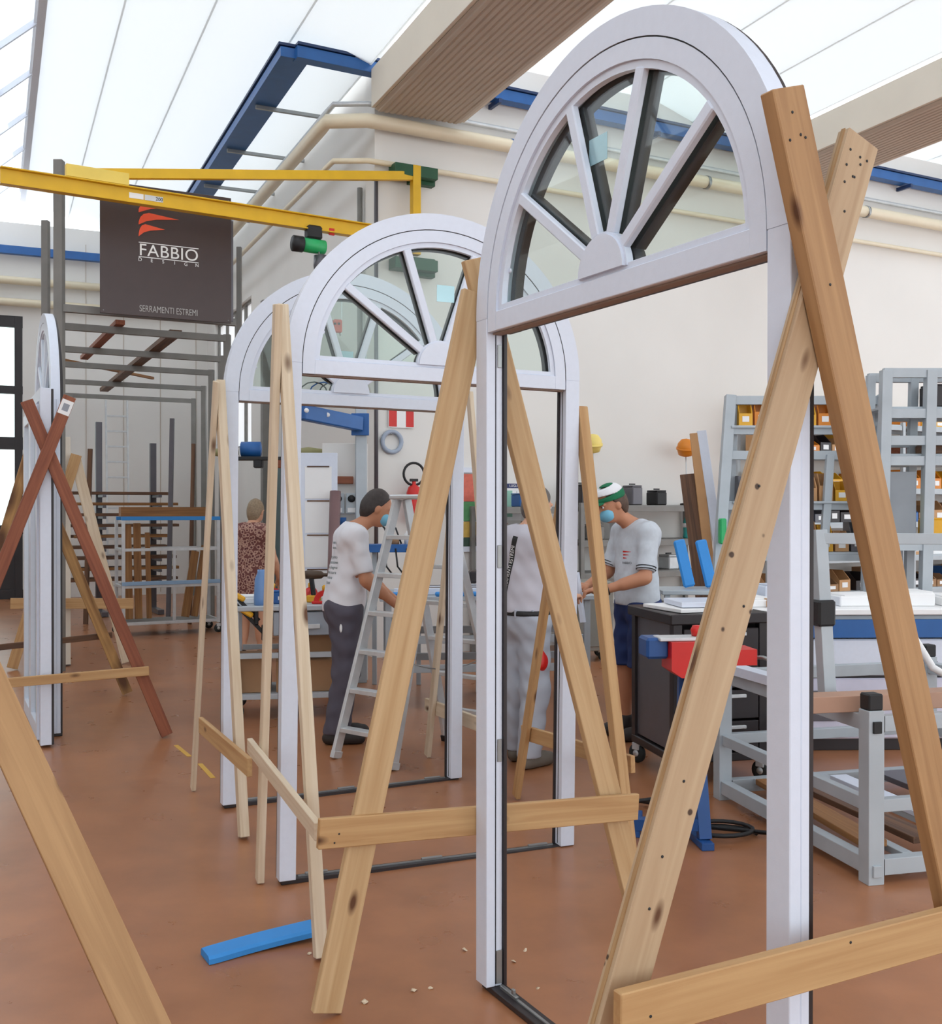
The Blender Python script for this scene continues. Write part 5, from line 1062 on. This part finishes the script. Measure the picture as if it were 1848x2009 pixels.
# ------------------------------------------------------------------ people (signed-distance bodies turned into meshes)
def surface_net(F, o_, h):
    nx, ny, nz = F.shape; S_ = F < 0
    cs = np.zeros((nx-1, ny-1, nz-1), np.int32)
    for dx in (0, 1):
        for dy in (0, 1):
            for dz in (0, 1): cs += S_[dx:nx-1+dx, dy:ny-1+dy, dz:nz-1+dz]
    act = (cs > 0) & (cs < 8); idx = -np.ones(act.shape, np.int64); I = np.argwhere(act); idx[act] = np.arange(len(I))
    P = np.zeros((len(I), 3)); C = np.zeros(len(I))
    cor_ = [(a, b, c) for a in (0, 1) for b in (0, 1) for c in (0, 1)]
    for a in cor_:
        for ax in range(3):
            if a[ax]: continue
            b = list(a); b[ax] = 1
            fa = F[I[:, 0]+a[0], I[:, 1]+a[1], I[:, 2]+a[2]]; fb = F[I[:, 0]+b[0], I[:, 1]+b[1], I[:, 2]+b[2]]
            m = (fa < 0) != (fb < 0); t = np.where(m, fa/np.where(m, fa-fb, 1), 0)
            p = np.array(a, float)[None]+np.eye(3)[ax][None]*t[:, None]; P += p*m[:, None]; C += m
    P = (P/C[:, None]+I)*h+o_
    fs = []
    for ax in range(3):
        u, v = (ax+1) % 3, (ax+2) % 3
        sl = [slice(1, -1)]*3; sl[ax] = slice(0, -1); A_ = S_[tuple(sl)]; sl2 = list(sl); sl2[ax] = slice(1, None); B_ = S_[tuple(sl2)]
        E = np.argwhere(A_ != B_)
        if not len(E): continue
        fl_ = A_[tuple(E.T)]; base = E.copy(); base[:, u] += 1; base[:, v] += 1
        def cell(du, dv): q = base.copy(); q[:, u] += du; q[:, v] += dv; return idx[tuple(q.T)]
        q = np.stack([cell(-1, -1), cell(0, -1), cell(0, 0), cell(-1, 0)], 1); q[~fl_] = q[~fl_][:, ::-1]; fs.append(q)
    return P, np.concatenate(fs)
def rotm(ax, a): return np.array(Matrix.Rotation(a, 3, ax))
def sdf_eval(prims, h, pad=.03):
    lo = np.min([p[1] for p in prims], 0)-pad-h*2; hi = np.max([p[2] for p in prims], 0)+pad+h*2
    n = np.ceil((hi-lo)/h).astype(int)+1; F = np.full(tuple(n), 1.0)
    for fn, a, b, k in prims:
        i0 = np.maximum(((a-lo-k*1.5-pad)/h).astype(int), 0); i1 = np.minimum(((b-lo+k*1.5+pad)/h).astype(int)+2, n)
        g = np.stack(np.meshgrid(*[lo[j]+np.arange(i0[j], i1[j])*h for j in range(3)], indexing='ij'), -1)
        d = fn(g); sub = F[i0[0]:i1[0], i0[1]:i1[1], i0[2]:i1[2]]
        if k > 0:
            hh = np.clip(.5+.5*(sub-d)/k, 0, 1); sub[...] = sub*(1-hh)+d*hh-k*hh*(1-hh)
        else: np.minimum(sub, d, out=sub)
    return F, lo
def cap(p0, p1, r0, r1, k=.02):
    p0, p1 = np.array(p0, float), np.array(p1, float); d = p1-p0; L2 = max(d@d, 1e-9)
    def fn(g):
        t = np.clip(((g-p0)@d)/L2, 0, 1); return np.linalg.norm(g-p0-t[..., None]*d, axis=-1)-(r0+(r1-r0)*t)
    m = max(r0, r1); return (fn, np.minimum(p0, p1)-m, np.maximum(p0, p1)+m, k)
def ell(c, r, R=None, k=.03):
    c, r = np.array(c, float), np.array(r, float); R = np.eye(3) if R is None else np.array(R)
    def fn(g):
        q = (g-c)@R; n = np.linalg.norm(q/r, axis=-1); n2 = np.linalg.norm(q/(r*r), axis=-1); return n*(n-1)/np.maximum(n2, 1e-6)
    m = max(r); return (fn, c-m, c+m, k)
def cut(F, lo, h, planes):
    g = np.stack(np.meshgrid(*[lo[j]+np.arange(F.shape[j])*h for j in range(3)], indexing='ij'), -1)
    for p, n in planes:
        n = np.array(n, float); n /= np.linalg.norm(n); F = np.maximum(F, (g-np.array(p))@n)
    return F
def sdf_obj(name, prims, mat, parent, M, h=.009, planes=(), wrinkle=0.0, seed=0, minus=()):
    F, lo = sdf_eval(prims, h)
    if minus:
        g = np.stack(np.meshgrid(*[lo[j]+np.arange(F.shape[j])*h for j in range(3)], indexing='ij'), -1)
        for q in minus: F = np.maximum(F, -q[0](g))
    if wrinkle:
        ax = [lo[j]+np.arange(F.shape[j])*h for j in range(3)]
        F = F + wrinkle*(np.sin(ax[0]*34+seed)[:, None, None]*np.cos(ax[2]*27+seed*2)[None, None, :]+np.sin(ax[2]*52+seed)[None, None, :]*np.cos(ax[1]*30)[None, :, None]+.7*np.sin((ax[0][:, None, None]+ax[2][None, None, :]*.8)*60))
    if planes: F = cut(F, lo, h, planes)
    F[0] = F[-1] = 1; F[:, 0] = F[:, -1] = 1; F[:, :, 0] = F[:, :, -1] = 1
    P, fs = surface_net(F, lo, h)
    me = bpy.data.meshes.new(name); me.from_pydata(P.tolist(), [], fs.tolist()); me.update()
    return link(name, me, mat, parent, M, True)
def person(label, loc, heading, skin, hair, lean, head_fwd, arms, legs, top, bottom, shoes, extra=None, scale=1.0, mask=True, twist=0.0):
    """local axes: +Y is the way the person faces, +X the right hand side"""
    root = thing('person', label, 'person', loc)
    M = Matrix.Translation(V(loc)) @ Matrix.Rotation(heading-math.pi/2, 4, 'Z') @ Matrix.Scale(scale, 4)
    hip = np.array([0, 0, .95]); RL = rotm('X', -lean) @ rotm('Z', twist)
    U = lambda p: RL @ (np.array(p, float)-hip)+hip
    sh_ = {s: U((s*.185, 0, 1.43)) for s in (-1, 1)}
    nb, nt_ = U((0, -.01, 1.46)), U((0, .015+head_fwd*.3, 1.555)); RH = RL @ rotm('X', -head_fwd)
    hc = nt_+RH @ np.array([0, .02, .095])
    H_ = lambda p: hc+RH @ np.array(p, float)
    torso = [ell(U((0, 0, 1.27)), (.172, .112, .24), RL, .05), ell(U((0, .0, 1.05)), (.158, .112, .2), RL, .06), cap(sh_[-1], sh_[1], .058, .058, .05), cap(U((-.11, -.02, 1.40)), U((.11, -.02, 1.40)), .085, .085, .05)]
    hips = [ell((-.06, -.01, .93), (.115, .125, .13), None, .05), ell((.06, -.01, .93), (.115, .125, .13), None, .05)]
    body = torso+hips+[cap(nb, nt_, .058, .052, .04), ell(hc, (.078, .098, .118), RH, .02), ell(H_((0, .05, -.06)), (.055, .055, .06), RH, .03), cap(H_((0, .09, .01)), H_((0, .112, -.022)), .012, .016, .012)]
    for s in (-1, 1): body += [ell(H_((s*.08, -.005, -.01)), (.012, .022, .033), RH, .008), cap(H_((s*.045, .085, .028)), H_((s*.02, .092, .03)), .012, .01, .01)]
    sleeve = []; armp = {}
    for s, (el, wr, fg) in arms.items():
        el, wr = np.array(el, float), np.array(wr, float); fg = np.array(fg, float); fg /= np.linalg.norm(fg)
        body += [cap(sh_[s], el, .052, .042, .03), cap(el, wr, .043, .029, .02), cap(el+(wr-el)*.1, el+(wr-el)*.5, .046, .040, .02)]
        sleeve.append((sh_[s], el)); armp[s] = (el, wr)
        sd_ = np.cross(fg, np.array([0, 0, 1.0])); sd_ = sd_/max(np.linalg.norm(sd_), 1e-6); dn = np.cross(sd_, fg)
        if dn[2] > 0: dn = -dn
        pc_ = wr+fg*.055; body.append(ell(pc_, (.026, .026, .026), None, .02))
        for j in range(4):
            o_ = sd_*(-.033+.022*j); k0 = wr+fg*.085+o_; L_ = (.040, .046, .044, .034)[j]
            body += [cap(wr+fg*.01+o_*.6, k0, .016, .0125, .012), cap(k0, k0+fg*L_*.8+dn*L_*.35, .0105, .0095, .004), cap(k0+fg*L_*.8+dn*L_*.35, k0+fg*L_*1.0+dn*L_*1.25, .0095, .008, .004)]
        th0 = wr+fg*.03-sd_*.03*s; body += [cap(th0, th0+fg*.035-sd_*.022*s+dn*.01, .014, .012, .01), cap(th0+fg*.035-sd_*.022*s+dn*.01, th0+fg*.07-sd_*.018*s+dn*.03, .0115, .009, .004)]
    trs, feet = [], []
    for s, (kn, an, toe) in legs.items():
        hp_ = np.array([s*.085, 0, .88]); kn, an, toe = np.array(kn, float), np.array(an, float), np.array(toe, float)
        body += [cap(hp_, kn, .088, .058, .04), cap(kn, an, .055, .036, .02), cap(kn+(an-kn)*.15, kn+(an-kn)*.5, .058, .05, .02), cap(an, toe, .036, .030, .02)]
        trs.append((hp_, kn, an)); feet.append((an, toe))
    sdf_obj('body', body, skin, root, M, .0075)
    # eyes and brows
    for s in (-1, 1): c = H_((s*.032, .090, .012)); lathe('eye', [(0, -.006), (.011, -.003), (.011, .003), (0, .006)], m_paper, root, M @ V(c), M.to_3x3().normalized().to_4x4() @ Matrix(RH.tolist()).to_4x4() @ Matrix.Rotation(math.pi/2, 4, 'X'), 10); c = H_((s*.032, .0965, .012)); lathe('pupil', [(0, -.002), (.005, -.002), (.005, .002), (0, .002)], m_ink, root, M @ V(c), M.to_3x3().normalized().to_4x4() @ Matrix(RH.tolist()).to_4x4() @ Matrix.Rotation(math.pi/2, 4, 'X'), 8)
    # hair
    hk, hm = hair
    hp2 = [ell(H_((0, -.014, .022)), (.088, .102, .116), RH, .01), ell(H_((0, -.05, -.02)), (.076, .07, .09 if hk != 'long' else .12), RH, .02)]
    pl2 = [(H_((0, .03, .045)), RH @ np.array([0, .86, -.5])), (H_((0, .02, -.075 if hk != 'long' else -.14)), RH @ np.array([0, .25, -1]))]
    sdf_obj('hair', hp2, hm, root, M, .008, pl2, .0015, 3)
    if mask:
        sdf_obj('face_mask', [ell(H_((0, .062, -.05)), (.070, .062, .058), RH, .01)], plain('mask_blue', (120, 186, 214), .7), root, M, .007, [(H_((0, .045, 0)), RH @ np.array([0, -1, 0])), (H_((0, 0, -.005)), RH @ np.array([0, .1, 1]))])
    # shirt
    kind, tm = top[0], top[1]; g_ = .016
    tp = [ell(U((0, 0, 1.27)), (.172+g_, .112+g_, .25), RL, .05), ell(U((0, .0, 1.05)), (.158+g_+.012, .112+g_+.014, .23), RL, .06), cap(sh_[-1], sh_[1], .058+g_, .058+g_, .05), cap(U((-.11, -.02, 1.40)), U((.11, -.02, 1.40)), .085+g_, .085+g_, .05), cap(U((0, -.01, 1.42)), nb, .075, .068, .04), ell(U((0, -.005, .93)), (.176, .142, .16), RL, .05)]
    if kind == 'dress': tp += [cap((0, 0, .85), (0, 0, .55), .17, .19, .05)]
    if kind != 'sleeveless' and kind != 'dress':
        for a_, c_ in sleeve: e_ = a_+(c_-a_)*(.80 if kind == 'tee' else .8); tp.append(cap(a_, e_, .068, .064, .03))
    def slv(a_, e_, f):
        ax = (e_-a_)/np.linalg.norm(e_-a_); p_ = a_+(e_-a_)*f
        return (lambda g: np.maximum(-((g-p_)@ax), np.linalg.norm((g-p_)-((g-p_)@ax)[..., None]*ax, axis=-1)-.085),)
    planes = [((0, 0, top[2]), (0, 0, -1))]; hole = ([slv(a_, c_, .86) for a_, c_ in sleeve] if kind == 'tee' else [])+ [cap(nb+RL @ np.array([0, .012, .045]), nb+(nt_-nb)*2, .064, .075)]
    so = sdf_obj('dress' if kind == 'dress' else 'shirt', tp, tm, root, M, .009, planes, .0022, 1, hole)
    if bottom:
        bk, bm2, zend = bottom; bp2 = [ell((-.06, -.01, .92), (.125, .138, .135), None, .05), ell((.06, -.01, .92), (.125, .138, .135), None, .05)]
        for hp_, kn, an in trs:
            bp2 += [cap(hp_, kn, .110, .090, .04), cap(kn, an+np.array([0, 0, -.01]), .090, .078, .04)]
        pl3 = [((0, 0, 1.0), (0, 0, 1)), ((0, 0, zend), (0, 0, -1))]
        sdf_obj('trousers' if zend < .3 else 'shorts', bp2, bm2, root, M, .009, pl3, .003, 2)
    for an, toe in feet:
        d_ = toe-an; f_ = np.array([d_[0], d_[1], 0]); f_ /= np.linalg.norm(f_)
        base = np.array([an[0], an[1], 0])
        sp_ = [cap(base-f_*.04+[0, 0, .045], base+f_*.17+[0, 0, .04], .046, .042, .02), cap(an+[0, 0, .02], base+[0, 0, .05], .05, .048, .03), cap(base+f_*.05+[0, 0, .05], base+f_*.12+[0, 0, .045], .05, .048, .02)]
        s_o = sdf_obj('shoe', sp_, shoes, root, M, .008, [((0, 0, .004), (0, 0, -1))])
    return root, M, U, H_, RL, RH, sh_, armp, so
skin_m = plain('skin_tan', (190, 132, 100), .55, 0, .04); skin_w = plain('skin_warm', (206, 154, 124), .55, 0, .04)
hair_d = plain('hair_dark', (54, 46, 44), .6, 0, .25, 60); hair_b = plain('hair_brown', (84, 62, 48), .6, 0, .25, 60); hair_l = plain('hair_ash', (142, 122, 98), .6, 0, .2, 60); hair_g = plain('hair_grey', (96, 90, 86), .6, 0, .3, 60)
tee = plain('white_tee', (226, 226, 232), .8, 0, .03, 8); greyt = plain('grey_tee', (196, 194, 204), .85, 0, .03, 10); polo = plain('grey_polo', (198, 204, 212), .85, 0, .05, 30)
tr_p = plain('plum_trousers', (84, 80, 92), .85, 0, .06); tr_g = plain('grey_trousers', (176, 182, 194), .85, 0, .05); bl_s = plain('blue_shorts', (28, 48, 98), .8, 0, .08); shoe_d = plain('dark_shoe', (46, 40, 38), .6); shoe_b = plain('work_shoe', (112, 104, 94), .7)
# man in white T-shirt facing right, bent over the bench
L0 = {-1: ((-.09, .03, .49), (-.10, -.02, .09), (-.11, .14, .04)), 1: ((.10, .0, .49), (.12, -.08, .09), (.13, .08, .04))}
P1 = person('man in white T-shirt and plum trousers with blue mask working beside the stepladder', (-0.875, 7.30, 0), math.radians(14), skin_m, ('short', hair_d), .13, .28,
      {1: ((.22, .12, 1.13), (.17, .34, .95), (-.1, .9, -.35)), -1: ((-.20, .16, 1.14), (-.12, .38, .96), (.2, .9, -.3))}, L0, ('tee', tee, .90), ('t', tr_p, .075), shoe_d, scale=.99)
from mathutils.bvhtree import BVHTree
def decal(name, me, mat, P, x0, z0, rot=0.0, side=-1, shirt=None, flip=False):
    """lay a flat mesh (local XY) on the shirt of a person; side -1 is the back, +1 the chest"""
    so = shirt if shirt is not None else P[8]; bv = BVHTree.FromPolygons([v.co for v in so.data.vertices], [p.vertices[:] for p in so.data.polygons])
    c, s_ = math.cos(rot), math.sin(rot)
    for v in me.vertices:
        x, y = v.co.x*c-v.co.y*s_, v.co.x*s_+v.co.y*c
        lx, lz = x0+(x if side < 0 else -x), z0+y
        hit = bv.ray_cast(V((lx, side*1.0, lz)), V((0, -side, 0)))
        yy = hit[0].y if hit[0] is not None else side*.13
        v.co = V((lx, yy+side*.0015, lz))
    return link(name, me, mat, P[0], P[1])
def text_mesh(s, size, ax='CENTER', squash=1.0):
    cu = bpy.data.curves.new('t', 'FONT'); cu.body = s; cu.size = size; cu.align_x = ax; cu.resolution_u = 3
    t = bpy.data.objects.new('t_tmp', cu); COL.objects.link(t)
    dg = bpy.context.evaluated_depsgraph_get(); me = bpy.data.meshes.new_from_object(t.evaluated_get(dg)); bpy.data.objects.remove(t)
    for v in me.vertices: v.co.x *= squash
    return me
def grid_mesh(w, h, nx, ny, fn=None):
    vs_ = [(-w/2+w*i/nx, -h/2+h*j/ny, 0) for j in range(ny+1) for i in range(nx+1)]
    if fn: vs_ = [fn(*v) for v in vs_]
    me = bpy.data.meshes.new('decal'); me.from_pydata(vs_, [], [(j*(nx+1)+i, j*(nx+1)+i+1, (j+1)*(nx+1)+i+1, (j+1)*(nx+1)+i) for j in range(ny) for i in range(nx)]); return me
m_print = plain('print_green', (60, 92, 88), .8)
for i, s in enumerate(['il lavoro e', 'vita vera', 'ogni giorno', 'con passione', 'mani e legno', 'tempo, cura', 'e misura', 'di tutti']):
    decal('shirt_print', text_mesh(s, .030), m_print, P1, .05, 1.37-.035*i-(.03 if i > 1 else 0))
root, M = P1[0], P1[1]; sdf_obj('pocket_tag', [ell((.185, -.045, .80), (.006, .010, .03), None, .0)], m_paper, root, M, .004)
# man seen from behind in grey shirt and trousers
L1 = {-1: ((-.09, .02, .49), (-.09, .06, .09), (-.10, .22, .04)), 1: ((.10, .0, .49), (.10, -.06, .09), (.12, .10, .04))}
P2 = person('grey-haired man seen from behind in grey shirt, black belt and grey trousers', (0.325, 6.62, 0), math.radians(48), skin_w, ('short', hair_g), .07, .16,
      {1: ((.24, .10, 1.16), (.14, .32, 1.05), (-.3, .9, .0)), -1: ((-.24, .10, 1.16), (-.14, .32, 1.05), (.3, .9, .0))}, L1, ('tee', greyt, .97), ('t', tr_g, .07), shoe_b, mask=False, scale=.985)
root, M, U, H_, RL = P2[:5]
sdf_obj('belt', [ell((-.06, -.01, .955), (.130, .143, .12), None, .05), ell((.06, -.01, .955), (.130, .143, .12), None, .05)], m_capblk, root, M, .008, [((0, 0, .985), (0, 0, 1)), ((0, 0, .952), (0, 0, -1))])
for x, y in ((-.10, -.142), (.06, -.148), (.15, -.09)): link('belt_loop', box_mesh(.014, .012, .05, .002), tr_g, root, M @ Matrix.Translation((x, y, .968)))
decal('print_strip', grid_mesh(.040, .42, 3, 24), m_capblk, P2, -.02, 1.24, -.16)
tm_ = text_mesh('SERRAMENTI ESTREMI', .040, 'CENTER', .78)
for v in tm_.vertices: v.co = V((-v.co.y+.012, v.co.x, 0))
dc_ = decal('strip_text', tm_, m_paper, P2, -.02, 1.24, -.16)
for v in dc_.data.vertices: v.co.y -= .0015
sdf_obj('red_rag', [ell((.17, -.02, .66), (.03, .05, .06), None, .01), cap((.17, -.02, .66), (.165, -.03, .78), .03, .02, .02)], m_red_p, root, M, .009, (), .004)
# man in grey polo facing left
L2 = {-1: ((-.09, .02, .49), (-.09, .0, .09), (-.10, .16, .04)), 1: ((.10, .03, .49), (.12, .02, .09), (.13, .18, .04))}
P3 = person('bearded-mask man in grey polo, blue shorts and green and white cap holding a profile', (1.16, 7.40, 0), math.radians(202), skin_m, ('short', hair_b), .03, .38,
      {1: ((.23, .10, 1.15), (.10, .34, 1.06), (-.35, .9, .0)), -1: ((-.24, .08, 1.13), (-.10, .33, 1.04), (.35, .9, .05))}, L2, ('tee', polo, .93), ('s', bl_s, .50), shoe_d, scale=1.0)
P3[0]['label'] = 'man in grey polo, blue shorts, mask and green and white cap holding a white profile'
root, M, U, H_, RL, RH, sh_, armp, shirt3 = P3
cp_ = [ell(H_((0, -.006, .052)), (.096, .112, .092), RH, .01)]
sdf_obj('cap_band', cp_, plain('cap_green', (16, 110, 72), .8), root, M, .007, [(H_((0, 0, .075)), RH @ np.array([0, .1, 1])), (H_((0, 0, .032)), RH @ np.array([0, .1, -1]))])
sdf_obj('cap_crown', [ell(H_((0, -.006, .058)), (.093, .108, .090), RH, .01)], plain('cap_white', (232, 232, 236), .8), root, M, .007, [(H_((0, 0, .0755)), RH @ np.array([0, .1, -1])), (H_((0, 0, .128)), RH @ np.array([0, .1, 1]))])
sdf_obj('cap_top', [ell(H_((0, -.006, .056)), (.092, .106, .090), RH, .01)], plain('cap_green', (16, 110, 72), .8), root, M, .007, [(H_((0, 0, .1285)), RH @ np.array([0, .1, -1]))])
sdf_obj('cap_brim', [ell(H_((0, .105, .04)), (.075, .07, .010), RH, .005)], plain('cap_green', (16, 110, 72), .8), root, M, .006, [(H_((0, .085, 0)), RH @ np.array([0, -1, 0]))])
def band(name, q, ax, r, tr, mat, root, M):
    ax = ax/np.linalg.norm(ax); u_ = np.cross(ax, [0.3, 1, 0.2]); u_ /= np.linalg.norm(u_); v_ = np.cross(ax, u_)
    tube(name, [(M @ V(q+(u_*math.cos(t)+v_*math.sin(t))*r))[:] for t in [i*math.pi/8 for i in range(16)]], tr, mat, root, 6, True)
el, wr = armp[-1]; band('wrist_band', el+(wr-el)*.88, wr-el, .034, .010, m_capblk, root, M)
for i in range(3): decal('logo_flame', grid_mesh(.07-.016*i, .012, 6, 1, lambda x, y, z, w=.07-.016*i: (x-.008*i, y*(1-(x+w/2)/w*.8), 0)), m_red_p, P3, -.075, 1.30-.022*i, 0, 1)
decal('logo_text', text_mesh('FABBIO', .024), m_ink, P3, -.075, 1.215, 0, 1)
for s in (-1, 1):
    a_, (e_, _) = sh_[s], armp[s]
    for f in (.76, .82): band('sleeve_band', a_+(e_-a_)*f, e_-a_, .0665, .0035, m_ink, root, M)
hd = (np.array(armp[1][1])+np.array(armp[-1][1]))/2+np.array([0, .10, -.01]); q0 = M @ V(hd+np.array([-.02, .0, -.22])); q1 = M @ V(hd+np.array([.02, .03, .12]))
o = bar('white_profile', q0, q1, .035, .03, m_white); tag(o, 'short white profile held by the man in the cap', 'profile')
# woman from behind, far left aisle
L3 = {-1: ((-.08, .02, .47), (-.08, -.04, .09), (-.09, .10, .04)), 1: ((.09, .03, .47), (.10, .06, .09), (.11, .20, .04))}
m_dress = plain('patterned_dress', (120, 78, 70), .85)
ndt = m_dress.node_tree; vo = ndt.nodes.new('ShaderNodeTexVoronoi'); vo.inputs['Scale'].default_value = 26; tcx = ndt.nodes.new('ShaderNodeTexCoord'); ndt.links.new(tcx.outputs['Object'], vo.inputs['Vector'])
rp = ndt.nodes.new('ShaderNodeValToRGB'); rp.color_ramp.elements[0].position = .25; rp.color_ramp.elements[0].color = srgb((96, 48, 50))+(1,); rp.color_ramp.elements[1].position = .5; rp.color_ramp.elements[1].color = srgb((196, 158, 140))+(1,)
el2 = rp.color_ramp.elements.new(.62); el2.color = srgb((110, 64, 60))+(1,); ndt.links.new(vo.outputs['Distance'], rp.inputs['Fac']); ndt.links.new(rp.outputs['Color'], ndt.nodes['Principled BSDF'].inputs['Base Color'])
person('woman with ash-blond bob in patterned sleeveless dress seen from behind in the aisle', (-2.28, 10.95, 0), math.radians(75), skin_w, ('long', hair_l), .05, .15,
      {1: ((.26, .02, 1.12), (.27, .14, .92), (.0, .6, -.7)), -1: ((-.26, .02, 1.12), (-.27, .14, .92), (.0, .6, -.7))}, L3, ('dress', m_dress, .62), None, m_dark, mask=False, scale=.955)
